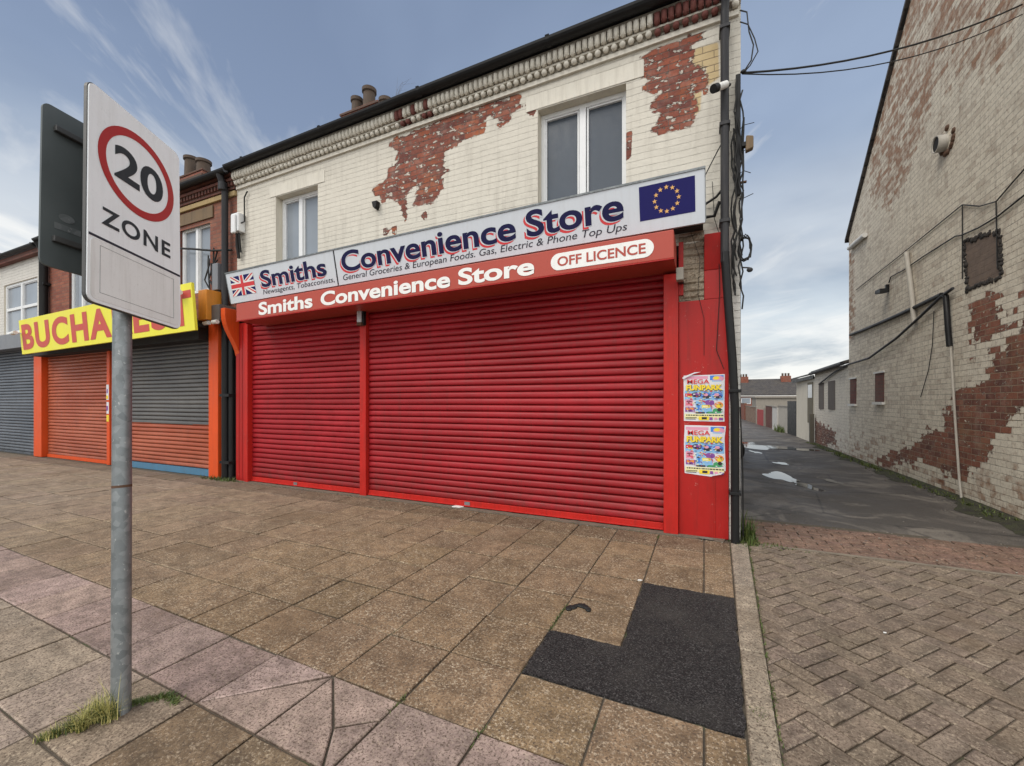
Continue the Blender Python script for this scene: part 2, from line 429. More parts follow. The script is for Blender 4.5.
def shutter_mat(name, col, fade, dirt):
    s = NT(name); big = s.noise(0.8, 4, 0.55, vec=s.scaled(0.6, 1, 2.2)); n = s.noise(5, 6, 0.65)
    c = s.mix(s.ramp(big, [(0.35, 0), (0.68, 1)]), shade(col, 0.82), fade)
    c = s.mix(s.math('MULTIPLY', s.ramp(n, [(0.35, 1), (0.6, 0)]), 0.25), c, shade(col, 0.55))
    run = s.noise(2.5, 6, 0.7, vec=s.scaled(9, 9, 0.35))
    c = s.mix(s.math('MULTIPLY', s.ramp(run, [(0.52, 0), (0.72, 1)]), 0.45), c, dirt)
    sp = s.noise(36, 5, 0.75)
    c = s.mix(s.math('MULTIPLY', s.ramp(sp, [(0.63, 0), (0.68, 1)]), 0.5), c, shade(fade, 1.5))
    z = s.n('ShaderNodeSeparateXYZ'); s.put(s.obj(), z.inputs[0])
    foot = s.math('MULTIPLY', s.rng(z.outputs[2], 0.05, 0.55, 1, 0), s.ramp(s.noise(7, 6, 0.7), [(0.38, 0), (0.62, 1)]))
    c = s.mix(s.math('MULTIPLY', foot, 0.55), c, dirt)
    return s.fin(c, s.rng(n, 0.3, 0.7, 0.34, 0.55), s.bump(s.noise(2.2, 4, 0.6), 0.25, 0.02), spec=0.28)
m_redshut = shutter_mat('red_shutter', (0.28, 0.0075, 0.012), (0.36, 0.014, 0.022), (0.10, 0.025, 0.02))
m_fasc = paint('fascia_red', (0.40, 0.068, 0.047), 0.42, 0.05, 0.1, (0.3, 0.1, 0.08), scale=2)
m_orange = paint('orange_paint', (0.62, 0.075, 0.012), 0.45, 0.12, 0.25, (0.2, 0.04, 0.02), scuff=0.25, scuffcol=(0.5, 0.25, 0.15), scale=4)
m_orshut = shutter_mat('orange_shutter', (0.36, 0.072, 0.03), (0.42, 0.12, 0.065), (0.17, 0.06, 0.04))
m_greyshut = shutter_mat('grey_shutter', (0.10, 0.10, 0.105), (0.14, 0.135, 0.13), (0.06, 0.05, 0.045))
m_slate_shut = shutter_mat('slate_shutter', (0.085, 0.10, 0.125), (0.12, 0.135, 0.16), (0.05, 0.05, 0.05))
m_greyfas = paint('grey_fascia', (0.17, 0.18, 0.2), 0.5, 0.1, 0.2)
m_yellow = paint('yellow_board', (0.78, 0.73, 0.045), 0.45, 0.05, 0.12, (0.4, 0.35, 0.08), scale=2)
m_rose = paint('rose_letter', (0.52, 0.07, 0.05), 0.5, 0.08, 0.1)
m_signw = paint('sign_white', (0.58, 0.62, 0.67), 0.35, 0.04, 0.16, (0.38, 0.36, 0.33), scale=2)
m_navy = paint('navy_letter', (0.013, 0.013, 0.06), 0.5, 0.1, 0.02)
m_ltred = paint('letter_red', (0.6, 0.03, 0.035), 0.4, 0.08, 0.05)
m_ink = paint('dark_ink', (0.035, 0.035, 0.05), 0.5, 0.1, 0.05)
m_flagblue = paint('flag_blue', (0.016, 0.015, 0.11), 0.45, 0.1, 0.03)
for m_ in (m_navy, m_ink, m_flagblue): m_.node_tree.nodes['Principled BSDF'].inputs['Specular IOR Level'].default_value = 0.12
m_star = paint('star_gold', (0.75, 0.42, 0.13), 0.4, 0.05, 0.05)
m_paper = paint('white_letter', (0.78, 0.78, 0.76), 0.4, 0.03, 0.08)
m_galv = None
def galv():
    s = NT('galvanised_steel')
    vo = s.n('ShaderNodeTexVoronoi'); s.put(s.obj(), vo.inputs['Vector']); vo.inputs['Scale'].default_value = 34
    c = s.mix(vo.outputs['Color'], (0.17, 0.19, 0.2), (0.3, 0.32, 0.33))
    n = s.noise(5, 6, 0.65)
    c = s.mix(s.math('MULTIPLY', s.ramp(n, [(0.45, 0), (0.7, 1)]), 0.5), c, (0.12, 0.13, 0.13))
    sp = s.noise(42, 4, 0.7)
    c = s.mix(s.ramp(sp, [(0.64, 0), (0.68, 0.7)]), c, (0.5, 0.51, 0.5))
    return s.fin(c, s.rng(n, 0.3, 0.7, 0.38, 0.6), s.bump(sp, 0.15, 0.003), 0.55)
m_galv = galv()
def glass(name, col, rough=0.06, tint=0.5):
    s = NT(name)
    n = s.noise(1.3, 3, 0.5)
    c = s.mix(n, shade(col, 0.75), shade(col, 1.25))
    s.b.inputs['Coat Weight'].default_value = 0.15; s.b.inputs['Coat Roughness'].default_value = 0.1
    return s.fin(c, s.rng(s.noise(12, 4, 0.6), 0.3, 0.7, rough, rough + 0.1), s.bump(s.noise(1.1, 2, 0.5), 0.04, 0.02), spec=0.5)
m_glass = glass('window_glass', (0.055, 0.068, 0.088), 0.13)
m_glass_pale = glass('window_glass_with_blind', (0.24, 0.27, 0.31))
m_roof = None
def roofmat():
    s = NT('slate_roof'); bt = s.n('ShaderNodeTexBrick'); s.put(s.obj(), bt.inputs['Vector'])
    bt.inputs['Scale'].default_value = 1; bt.inputs['Brick Width'].default_value = 0.3; bt.inputs['Row Height'].default_value = 0.25
    bt.inputs['Color1'].default_value = (0.05, 0.045, 0.045, 1); bt.inputs['Color2'].default_value = (0.085, 0.075, 0.07, 1); bt.inputs['Mortar'].default_value = (0.02, 0.02, 0.02, 1)
    n = s.noise(1.5, 5, 0.6)
    return s.fin(s.mix(s.math('MULTIPLY', s.ramp(n, [(0.5, 0), (0.8, 1)]), 0.5), bt.outputs['Color'], (0.11, 0.09, 0.06)), 0.8, s.bump(bt.outputs['Fac'], 0.5, 0.02))
m_roof = roofmat()
m_facade = brick('painted_brick_cream', (0.625, 0.588, 0.515), b1=(0.13, 0.030, 0.022), b2=(0.31, 0.080, 0.040), mortar=(0.15, 0.08, 0.062), bw=0.23, bh=0.077, peel=True, paintvar=0.07, grimek=0.32, perp=0.18, joint=0.40, flake=0.575, orange=(0.42, 0.12, 0.03))
m_gable = brick('painted_brick_weathered', (0.76, 0.69, 0.57), b1=(0.12, 0.036, 0.024), b2=(0.31, 0.11, 0.06), mortar=(0.36, 0.27, 0.18), bw=0.235, bh=0.088, peel=True, amp=0.42, steps=0.26, paintvar=0.12, grimek=0.4, joint=0.95, flake=0.62, brown=(0.26, 0.18, 0.13), brownk=0.35, rndk=0.13, jointall=0.45, stain=(0.25, 0.12, 0.06), orange=(0.27, 0.14, 0.07))
m_brick = brick('red_brick', None, b1=(0.20, 0.05, 0.03), b2=(0.31, 0.105, 0.06), mortar=(0.14, 0.09, 0.075), bw=0.23, bh=0.077)
m_brick_dark = brick('old_dark_brick', None, b1=(0.11, 0.035, 0.025), b2=(0.19, 0.06, 0.045), mortar=(0.08, 0.065, 0.055), bw=0.23, bh=0.077)
m_white_brick = brick('white_painted_brick', (0.62, 0.6, 0.56), paintvar=0.08, grimek=0.2, joint=0.45)
m_niche = brick('rough_brick', (0.33, 0.27, 0.2), paintvar=0.4, grimek=0.7, joint=0.95)
m_render = paint('cream_render', (0.64, 0.59, 0.49), 0.85, 0.1, 0.35, (0.25, 0.22, 0.17), scale=2.5, bump=0.2)
m_stone = paint('ochre_stone', (0.40, 0.29, 0.14), 0.8, 0.2, 0.4, (0.12, 0.09, 0.06), scale=4)
m_brownstone = paint('brown_stone', (0.17, 0.115, 0.065), 0.8, 0.3, 0.5, (0.05, 0.04, 0.03), scale=5)
m_trim = paint('cream_trim', (0.65, 0.615, 0.54), 0.75, 0.12, 0.35, (0.24, 0.2, 0.15), scale=8, bump=0.25)
m_trimred = paint('flaked_trim', (0.16, 0.05, 0.04), 0.8, 0.3, 0.3, (0.05, 0.03, 0.03), scale=9, bump=0.4, scuff=0.5, scuffcol=(0.5, 0.45, 0.38))
m_pot = paint('clay_pot', (0.085, 0.058, 0.042), 0.85, 0.25, 0.5, (0.04, 0.035, 0.03), scale=6)
m_conc = paint('concrete', (0.27, 0.245, 0.21), 0.9, 0.15, 0.4, (0.1, 0.09, 0.075), scale=5, bump=0.3)
m_dark = paint('dark_void', (0.012, 0.011, 0.011), 0.8, 0.1, 0)
m_cementpatch = paint('cement_infill', (0.15, 0.13, 0.115), 0.95, 0.3, 0.5, (0.05, 0.045, 0.04), scale=7, bump=0.6)
m_bluestrip = paint('blue_strip', (0.06, 0.17, 0.28), 0.6, 0.2, 0.4, (0.1, 0.09, 0.08))
m_rust = paint('rusty_metal', (0.10, 0.05, 0.028), 0.8, 0.4, 0.4)

# ------------------------------------------------------------------ ground
def gz(y): return -0.012 * (min(max(y, 8), 50) - 8)
def ground_mat(name, c1_, c2_, stone=0.5, patch=None, scale=1.0, rough=0.85):
    s = NT(name)
    n = s.noise(1.1 * scale, 6, 0.6); f = s.noise(80, 6, 0.8); g = s.noise(190, 3, 0.7)
    c = s.mix(n, c1_, c2_)
    c = s.mix(s.math('MULTIPLY', s.ramp(f, [(0.42, 0), (0.7, 1)]), stone), c, shade(c2_, 1.9))
    c = s.mix(s.math('MULTIPLY', s.ramp(g, [(0.5, 0), (0.62, 1)]), stone * 0.5), c, shade(c2_, 2.4))
    if patch:
        wet = s.ramp(s.noise(0.8, 6, 0.65, dist=0.8), [(0.5, 1), (0.62, 0)])
        c = s.mix(s.math('MULTIPLY', wet, 0.55), c, (0.022, 0.019, 0.017))
        p = s.noise(1.3, 7, 0.7, dist=0.9)
        c = s.mix(s.ramp(p, [(0.52, 0), (0.60, 0.7)]), c, patch)
        cr = s.n('ShaderNodeTexVoronoi', feature='DISTANCE_TO_EDGE'); s.put(s.obj(), cr.inputs['Vector']); cr.inputs['Scale'].default_value = 0.55
        c = s.mix(s.ramp(s.math('ADD', cr.outputs['Distance'], s.math('MULTIPLY', s.noise(4, 4, 0.6), 0.03)), [(0.012, 0.8), (0.026, 0)]), c, (0.015, 0.013, 0.012))
    rr = s.rng(n, 0.35, 0.65, rough - 0.25, rough)
    return s.fin(c, rr, s.bump(s.math('ADD', f, s.math('MULTIPLY', g, 0.5)), 0.5, 0.006))
m_asph = ground_mat('asphalt', (0.055, 0.049, 0.043), (0.115, 0.1, 0.085), 1.0, patch=(0.20, 0.175, 0.145), rough=0.8)
def tarmac():
    s = NT('fresh_tarmac'); vo = s.n('ShaderNodeTexVoronoi'); s.put(s.obj(), vo.inputs['Vector']); vo.inputs['Scale'].default_value = 150
    sp = s.n('ShaderNodeSeparateColor'); s.put(vo.outputs['Color'], sp.inputs[0])
    c = s.mix(s.ramp(sp.outputs[0], [(0.3, 0), (1.0, 1)]), (0.018, 0.016, 0.016), (0.055, 0.05, 0.049))
    c = s.mix(s.ramp(sp.outputs[1], [(0.90, 0), (0.94, 0.7)]), c, (0.11, 0.105, 0.10))
    big = s.noise(2.2, 6, 0.65)
    c = s.mix(s.math('MULTIPLY', s.ramp(big, [(0.48, 0), (0.72, 1)]), 0.5), c, (0.075, 0.068, 0.06))
    return s.fin(c, 0.85, s.bump(s.math('ADD', vo.outputs['Distance'], s.noise(60, 4, 0.7)), 0.8, 0.008), spec=0.2)
m_tarmac = tarmac()
mb = MB()
ys = [-600, 5.0, 8, 50, 700]
zs = [-0.13, -0.13, -0.13, -0.62, -0.62]
for i in range(4): mb.quad((-700, ys[i], zs[i]), (700, ys[i], zs[i]), (700, ys[i + 1], zs[i + 1]), (-700, ys[i + 1], zs[i + 1]))
struct('ground', mb, m_asph)

# paving slabs -------------------------------------------------------
def slab_mat():
    s = NT('paving_slab')
    t = s.attr('tint', 'Color'); fl = s.attr('fleck')
    oi = s.noise(2.3, 5, 0.6); m = s.noise(9, 6, 0.7)
    c = s.mix(1.0, t, s.ramp(oi, [(0.3, 0.80), (0.7, 1.2)]), 'MULTIPLY')
    c = s.mix(1.0, c, s.ramp(m, [(0.32, 0.55), (0.68, 1.4)]), 'MULTIPLY')
    f1 = s.ramp(s.noise(58, 5, 0.78), [(0.535, 0), (0.61, 1)])
    f1 = s.math('MAXIMUM', f1, s.math('MULTIPLY', s.ramp(s.noise(27, 5, 0.8), [(0.56, 0), (0.63, 1)]), 0.8))
    c = s.mix(s.math('MULTIPLY', s.math('MULTIPLY', f1, fl), s.ramp(s.noise(5, 4, 0.6), [(0.35, 0.3), (0.6, 1.0)])), c, (0.54, 0.44, 0.32))
    f2 = s.ramp(s.noise(85, 5, 0.78), [(0.41, 0.9), (0.49, 0)])
    c = s.mix(f2, c, shade((0.10, 0.07, 0.05), 0.8))
    gum = s.n('ShaderNodeTexVoronoi'); s.put(s.obj(), gum.inputs['Vector']); gum.inputs['Scale'].default_value = 1.9
    c = s.mix(s.ramp(gum.outputs['Distance'], [(0.028, 0.85), (0.042, 0)]), c, (0.03, 0.026, 0.022))
    st = s.ramp(s.noise(0.9, 7, 0.68), [(0.53, 0), (0.68, 0.5)])
    c = s.mix(st, c, (0.11, 0.072, 0.042))
    h = s.math('ADD', s.math('MULTIPLY', s.noise(34, 5, 0.72), 1.0), s.math('MULTIPLY', s.noise(110, 4, 0.7), 0.5))
    return s.fin(c, s.rng(m, 0.3, 0.7, 0.62, 0.9), s.bump(h, 0.6, 0.006), spec=0.3)
m_slab = slab_mat()
def blockset(polys, z0=0.0, gap=0.0035, bev=0.006, th=0.03, tilt=0.0025, zf=None):
    """polys: list of (polygon, tint, fleck)"""
    mb = MB(); tint = []; fleck = []
    for poly, col, fk in polys:
        n = len(poly)
        cxx = sum(p[0] for p in poly) / n; cyy = sum(p[1] for p in poly) / n
        def inset(dd):
            L = []
            for i in range(n):
                a, b, c = Vector(poly[i - 1]), Vector(poly[i]), Vector(poly[(i + 1) % n])
                e1 = (b - a).normalized(); e2 = (c - b).normalized()
                n1 = Vector((-e1.y, e1.x)); n2 = Vector((-e2.y, e2.x))
                k = n1 + n2; k = k / max(0.35, k.dot(n1)) if k.length > 1e-6 else n1
                L.append(b + k * dd)
            return L
        area = sum(poly[i][0] * poly[(i + 1) % n][1] - poly[(i + 1) % n][0] * poly[i][1] for i in range(n))
        if abs(area) < 0.002: continue
        if area < 0: poly = poly[::-1]
        ta, tb, dz = random.gauss(0, tilt), random.gauss(0, tilt), random.gauss(0, 0.0016)
        zz = lambda p: z0 + dz + ta * (p[0] - cxx) * 2 + tb * (p[1] - cyy) * 2 + (zf(p[1]) if zf else 0)
        A, B = inset(gap), inset(gap + bev)
        if min((Vector(B[i]) - Vector(B[(i + 1) % n])).length for i in range(n)) < 0.004: B = inset(gap + 0.001)
        vs = [(p[0], p[1], zz(p) - th) for p in A] + [(p[0], p[1], zz(p) - bev * 0.7) for p in A] + [(p[0], p[1], zz(p)) for p in B]
        fs = [tuple(range(2 * n, 3 * n))]
        for i in range(n):
            j = (i + 1) % n
            fs += [(i, j, n + j, n + i), (n + i, n + j, 2 * n + j, 2 * n + i)]
        mb.add(vs, fs)
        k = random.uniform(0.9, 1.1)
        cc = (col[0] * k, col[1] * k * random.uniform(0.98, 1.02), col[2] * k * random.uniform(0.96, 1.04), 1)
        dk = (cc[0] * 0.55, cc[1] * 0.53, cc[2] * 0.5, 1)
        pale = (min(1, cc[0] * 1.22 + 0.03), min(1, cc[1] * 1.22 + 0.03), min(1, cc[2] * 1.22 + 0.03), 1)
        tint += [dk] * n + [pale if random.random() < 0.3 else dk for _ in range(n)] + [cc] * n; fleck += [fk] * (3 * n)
    return mb, {'tint': np.array(tint), 'fleck': np.array(fleck)}
KL = lambda y: 0.165 + (y - 1.91) * 0.027     # left edge of the edging strip
KR = lambda y: 0.287 + (y - 1.965) * 0.042    # right edge
YB = [-1.0, -0.55, -0.1, 0.345, 0.775, 1.195, 1.625, 2.072, 2.535, 3.035, 3.515, 3.99, 4.45, 4.86]
def yl(k, x):
    s = -0.018 if k <= 6 else (-0.010 if k <= 8 else 0.0)
    return YB[k] + s * max(-8, (x + 1.5)) * (1 if x < -1.5 else 0.4)
CW = 0.4465
polys = []
for k in range(13):
    for i in range(-1, 90):
        x1 = -CW * i if i >= 0 else None; x0 = -CW * (i + 1)
        BL = (x0, yl(k, x0)); TL = (x0, yl(k + 1, x0))
        if x1 is None:
            BL = (0, yl(k, 0)); TL = (0, yl(k + 1, 0)); BR = (KL(BL[1]), yl(k, 0)); TR = (KL(TL[1]), yl(k + 1, 0)); i_ = -1
        else:
            BR = (x1, yl(k, x1)); TR = (x1, yl(k + 1, x1))
        # the tarmac repair takes the place of these slabs
        if k == 7 and i in (-1, 0, 1): continue
        if k in (8, 9) and i in (-1, 0): continue
        far = min(1, max(0, (-x0 - 3.5) / 6))  # slabs turn greyer to the far left: sheen of light put into the tint
        brown = (0.212, 0.142, 0.082); grey = (0.275, 0.214, 0.16)
        if k == 5: col, fk = (0.30, 0.22, 0.19), 0.35
        elif k < 5:
            q = min(1, max(0, (-x0 - 2.5) / 0.3)); col = tuple(a * (1 - q) + b * q for a, b in zip((0.16, 0.112, 0.068), (0.30, 0.24, 0.185))); fk = 0.6
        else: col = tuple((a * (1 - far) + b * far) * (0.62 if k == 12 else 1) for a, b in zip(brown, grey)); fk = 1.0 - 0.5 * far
        if k == 5 and i == 4:
            polys += [([BL, BR, TR], col, fk), ([BL, TR, TL], col, fk)]; continue
        if k == 5 and i == 3:
            mid = (-1.50, 1.37); bt_ = (-1.37, yl(5, -1.37)); rt = (x1, 1.49)
            polys += [([TL, mid, rt, TR], col, fk), ([mid, bt_, BR, rt], col, fk), ([TL, BL, bt_, mid], col, fk)]; continue
        polys.append(([BL, BR, TR, TL], col, fk))
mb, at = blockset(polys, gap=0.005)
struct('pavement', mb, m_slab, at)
def bed_mat():
    s = NT('joint_dirt'); n = s.noise(3, 6, 0.7)
    c = s.mix(s.noise(30, 4, 0.7), (0.045, 0.036, 0.027), (0.13, 0.105, 0.075))
    c = s.mix(s.ramp(n, [(0.56, 0), (0.66, 0.8)]), c, (0.055, 0.085, 0.02))
    return s.fin(c, 0.95, s.bump(s.noise(60, 4, 0.7), 0.6, 0.01))
m_bed = bed_mat()
mb = MB()
mb.quad((-40.5, -1.0, -0.010), (0.30, -1.0, -0.010), (0.30, 5.02, -0.010), (-40.5, 5.02, -0.010))
mb.quad((0.0, -1.0, -0.0145), (9, -1.0, -0.0145), (9, 4.95, -0.0145), (0.0, 4.95, -0.0145))
mb.quad((0.2, 4.85, -0.0185), (9, 4.85, -0.0185), (9, 6.05, -0.0185), (0.2, 6.05, -0.0185))
mb.box(-40.5, -1.15, -0.2, 9, -1.0, 0.0)
struct('paving_bed', mb, m_bed)
# dark tarmac repair with a ragged edge
def ragged(poly, step=0.035, amp=0.0075):
    out_ = []
    for i in range(len(poly)):
        a, b = Vector(poly[i]), Vector(poly[(i + 1) % len(poly)]); n = max(1, int((b - a).length / step))
        for k in range(n):
            p = a.lerp(b, k / n); out_.append((p.x + random.uniform(-amp, amp), p.y + random.uniform(-amp, amp)))
    return out_
tp = ragged([(-2 * CW + 0.002, yl(7, -0.9) + 0.004), (KL(2.08) - 0.004, yl(7, 0) + 0.004), (KL(3.5) - 0.004, 3.505), (-CW + 0.003, 3.505), (-CW + 0.003, yl(8, -0.45) + 0.004), (-2 * CW + 0.002, yl(8, -0.9) - 0.004)])
mb = MB()
bm_ = [(p[0], p[1], 0.001) for p in tp]
mb.add(bm_ + [(p[0], p[1], -0.03) for p in tp], [tuple(range(len(tp)))] + [(i, (i + 1) % len(tp), (i + 1) % len(tp) + len(tp), i + len(tp)) for i in range(len(tp))])
struct('tarmac_patch', mb, m_tarmac)
# edging stones
polys = []
yy = -1.0
for L in (0.93, 0.92, 1.02, 0.93, 0.98, 1.16):
    polys.append(([(KL(yy), yy), (KR(yy), yy), (KR(yy + L), yy + L), (KL(yy + L), yy + L)], (0.275, 0.228, 0.178), 0.7)); yy += L
mb, at = blockset(polys, z0=0.004, gap=0.004, bev=0.008)
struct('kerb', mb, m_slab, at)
# grey block paving across the mouth of the alley, laid diagonally
polys = []
ang = R(48.5); ca, sa = math.cos(ang), math.sin(ang); BLK = 0.104
def rot(u, v): return (1.5 + u * ca - v * sa, 2.0 + u * sa + v * ca)
for i in range(-95, 95):
    for j in range(-95, 95):
        # herringbone of 2:1 blocks
        if (i - j) % 4 == 0: q = [(i, j), (i + 2, j), (i + 2, j + 1), (i, j + 1)]
        elif (i - j) % 4 == 3: q = [(i, j), (i + 1, j), (i + 1, j + 2), (i, j + 2)]
        else: continue
        pl = [rot(a * BLK, b * BLK) for a, b in q]
        pl = clip(pl, -1, 0.042, -(0.287 - 1.965 * 0.042)); pl = clip(pl, 0, 1, 4.93) if pl else pl
        if pl: pl = clip(pl, 0, -1, 1.0)
        if pl: pl = clip(pl, 1, 0, 7.5)
        if len(pl) < 3: continue
        polys.append((pl, (0.185, 0.142, 0.106), 0.5))
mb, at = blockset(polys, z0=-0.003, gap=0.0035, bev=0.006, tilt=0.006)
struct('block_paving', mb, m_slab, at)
# red block strip at the alley mouth
polys = []
r = 0
for r in range(9):
    y0 = 4.98 + r * 0.105
    for i in range(-3, 34):
        x0 = 0.2 + i * 0.215 + (r % 2) * 0.1
        pl = [(x0, y0), (x0 + 0.213, y0 + 0.004), (x0 + 0.213, y0 + 0.108), (x0, y0 + 0.104)]
        pl = clip(pl, -1, 0, -0.40)
        if len(pl) > 2: pl = clip(pl, 1, 0, 5.0)
        if len(pl) > 2: polys.append((pl, (0.185, 0.108, 0.08), 0.45))
mb, at = blockset(polys, z0=-0.008, gap=0.003, bev=0.006, tilt=0.008)
struct('brick_apron', mb, m_slab, at)
mb = MB(); cs = ragged([(0.40, 4.935), (5, 4.935), (5, 4.98), (0.40, 4.98)], 0.1, 0.006)
mb.prism(cs, -0.003, -0.03, plane='xy'); struct('apron_edge', mb, paint('apron_cement', (0.20, 0.165, 0.125), 0.95, 0.35, 0.6, (0.06, 0.05, 0.04), scale=6, bump=0.6))
# alley
NYA = 60
WX0 = lambda y: 3.3 + 0.03 * y
def rz(x, y): return gz(y) - 0.012 + 0.008 * math.sin(x * 2.1 + y * 0.7) - 0.02 * math.exp(-((x - 1.6) ** 2) / 0.6)
mb = MB(); vs = []; fs = []; NX = 14
for j in range(NYA + 1):
    y = 5.9 + (70 - 5.9) * (j / NYA) ** 1.6
    for i in range(NX + 1):
        x = 0.30 + (3.3 + 0.03 * y + 0.05 - 0.30) * i / NX
        vs.append((x, y, rz(x, y)))
for j in range(NYA):
    for i in range(NX): a = j * (NX + 1) + i; fs.append((a, a + 1, a + NX + 2, a + NX + 1))
mb.add(vs, fs, 0, True)
struct('alley_road', mb, m_asph)
sW = NT('puddle_water'); m_water = sW.fin((0.02, 0.02, 0.02), sW.rng(sW.noise(3, 4, 0.5), 0.35, 0.7, 0.015, 0.09), sW.bump(sW.noise(14, 3, 0.5), 0.03, 0.01), spec=1.0)
def puddle(cx_, cy_, rx, ry, seed, rot_=0):
    rr = random.Random(seed); n = 40; ph = [rr.uniform(0, 6.28) for _ in range(5)]
    pts = []
    for i in range(n):
        t = 2 * math.pi * i / n; k = 1 + 0.25 * math.sin(2 * t + ph[0]) + 0.2 * math.sin(3 * t + ph[1]) + 0.12 * math.sin(5 * t + ph[2]) + 0.07 * math.sin(9 * t + ph[3])
        a, b = rx * k * math.cos(t), ry * k * math.sin(t)
        pts.append((cx_ + a * math.cos(rot_) - b * math.sin(rot_), cy_ + a * math.sin(rot_) + b * math.cos(rot_)))
    z = max(rz(p[0], p[1]) for p in pts) + 0.002
    m_ = MB(); m_.add([(p[0], p[1], z) for p in pts], [tuple(range(n))]); struct('puddle', m_, m_water)
puddle(1.40, 9.9, 0.2, 0.66, 1, 0.25); puddle(1.66, 8.9, 0.12, 0.36, 2, 0.4); puddle(1.8, 17.0, 0.5, 1.1, 3, 0.5); puddle(1.35, 18.6, 0.3, 0.7, 4, -0.3)
puddle(2.6, 16.8, 0.5, 0.7, 5, 0.6); puddle(2.2, 9.7, 0.09, 0.2, 6, 0.3); puddle(1.75, 12.3, 0.11, 0.3, 8, 0.3); puddle(1.45, 15.0, 0.1, 0.4, 9, 0.2)

# dirt and moss washed against the foot of the gable wall
mb = MB(); rr = random.Random(41); vs = []; n = 110
for i in range(n + 1):
    y = 6.2 + 13.6 * i / n; wd = 0.22 + 0.1 * math.sin(y * 1.9) + 0.06 * math.sin(y * 5.1) + rr.uniform(0, 0.09)
    for t_ in (0, 0.5, 1): x = WX0(y) - 0.004 - wd * t_; vs.append((x, y, rz(x, y) + 0.004 + 0.035 * (1 - t_) ** 2))
mb.add(vs, [(3 * i + k, 3 * i + k + 1, 3 * i + k + 4, 3 * i + k + 3) for i in range(n) for k in (0, 1)], 0, True)
s_ = NT('wet_dirt'); m_dirt = s_.fin(s_.mix(s_.ramp(s_.noise(7, 6, 0.7), [(0.4, 0), (0.65, 1)]), (0.028, 0.024, 0.017), (0.05, 0.055, 0.02)), 0.9, s_.bump(s_.noise(25, 5, 0.75), 1.0, 0.02))
struct('dirt_strip', mb, m_dirt)

# ------------------------------------------------------------------ building parts
def roller(name, parent, mat, x0, x1, y, z0, z1, pitch=0.0885, depth=0.022, zsplit=None, mats=None):
    mb = MB(); n = int((z1 - z0) / pitch) + 1
    prof = []
    for k in range(n):
        zb = z0 + k * pitch
        for t, o in ((0.0, 1.1), (0.035, 1.1), (0.06, -0.25), (0.12, -0.78), (0.28, -1.0), (0.48, -0.97), (0.7, -0.78), (0.88, -0.42), (0.955, 0.1)):
            zz = zb + t * pitch
            if zz <= z1: prof.append((y + o * depth, zz))
    jit = [random.uniform(-0.0015, 0.0015) for _ in prof]
    NXs = 10
    vs = []; fs = []
    for i in range(NXs + 1):
        x = x0 + (x1 - x0) * i / NXs
        bow = 0.006 * math.sin(i * 1.7)
        for (py, pz), jj in zip(prof, jit): vs.append((x, py + jj + bow * 0.4, pz + 0.002 * math.sin(i * 0.9 + pz * 3)))
    L = len(prof)
    for i in range(NXs):
        for k in range(L - 1): fs.append((i * L + k, i * L + L + k, i * L + L + k + 1, i * L + k + 1))
    if zsplit is None: mb.add(vs, fs, 0, True)
    else:
        mb.add(vs, [], 0); mb2 = [f for f in fs]
        for f in mb2: mb.f.append(list(f)); mb.mi.append(0 if vs[f[0]][2] > zsplit else 1); mb.sm.append(True)
    return mb.build(name, mats or mat, parent)
def window(parent, x0, x1, z0, z1, y, verts=(0.5,), horiz=(), glassm=None, fr=0.055, toplight=None, framem=None):
    """frame with its pane; y is the face of the frame"""
    mb = MB(); f = fr; fm = framem or m_upvc
    mb.box(x0, y, z0, x0 + f, y + 0.07, z1); mb.box(x1 - f, y, z0, x1, y + 0.07, z1)
    mb.box(x0 + f, y, z0, x1 - f, y + 0.07, z0 + f); mb.box(x0 + f, y, z1 - f, x1 - f, y + 0.07, z1)
    for v in verts:
        xc = x0 + (x1 - x0) * v; mb.box(xc - f * 0.75, y - 0.004, z0 + f, xc + f * 0.75, y + 0.066, z1 - f)
    cuts = [0] + list(verts) + [1]
    for h in horiz:
        zc_ = z0 + (z1 - z0) * h
        for a, b in zip(cuts, cuts[1:]):
            mb.box(x0 + (x1 - x0) * a + f * 0.75, y + 0.002, zc_ - f * 0.55, x0 + (x1 - x0) * b - f * 0.75, y + 0.062, zc_ + f * 0.55)
    # inner sash edges
    for a, b in zip(cuts, cuts[1:]):
        xa = x0 + (x1 - x0) * a + f * 0.9; xb = x0 + (x1 - x0) * b - f * 0.9; za, zb = z0 + f, z1 - f
        g = 0.022
        mb.box(xa, y + 0.014, za, xa + g, y + 0.06, zb); mb.box(xb - g, y + 0.014, za, xb, y + 0.06, zb)
        mb.box(xa + g, y + 0.014, za, xb - g, y + 0.06, za + g); mb.box(xa + g, y + 0.014, zb - g, xb - g, y + 0.06, zb)
    w_ = mb.build('window', fm, parent, bevel=0.004)
    p = MB(); p.box(x0 + 0.01, y + 0.045, z0 + 0.01, x1 - 0.01, y + 0.052, z1 - 0.01)
    p.build('pane', glassm or m_glass, w_)
    return w_
def reveal(mb, x0, x1, z0, z1, y0, y1, mi=0):
    mb.quad((x0, y0, z0), (x0, y1, z0), (x0, y1, z1), (x0, y0, z1), mi); mb.quad((x1, y0, z0), (x1, y0, z1), (x1, y1, z1), (x1, y1, z0), mi)
    mb.quad((x0, y0, z1), (x0, y1, z1), (x1, y1, z1), (x1, y0, z1), mi); mb.quad((x0, y0, z0), (x1, y0, z0), (x1, y1, z0), (x0, y1, z0), mi)
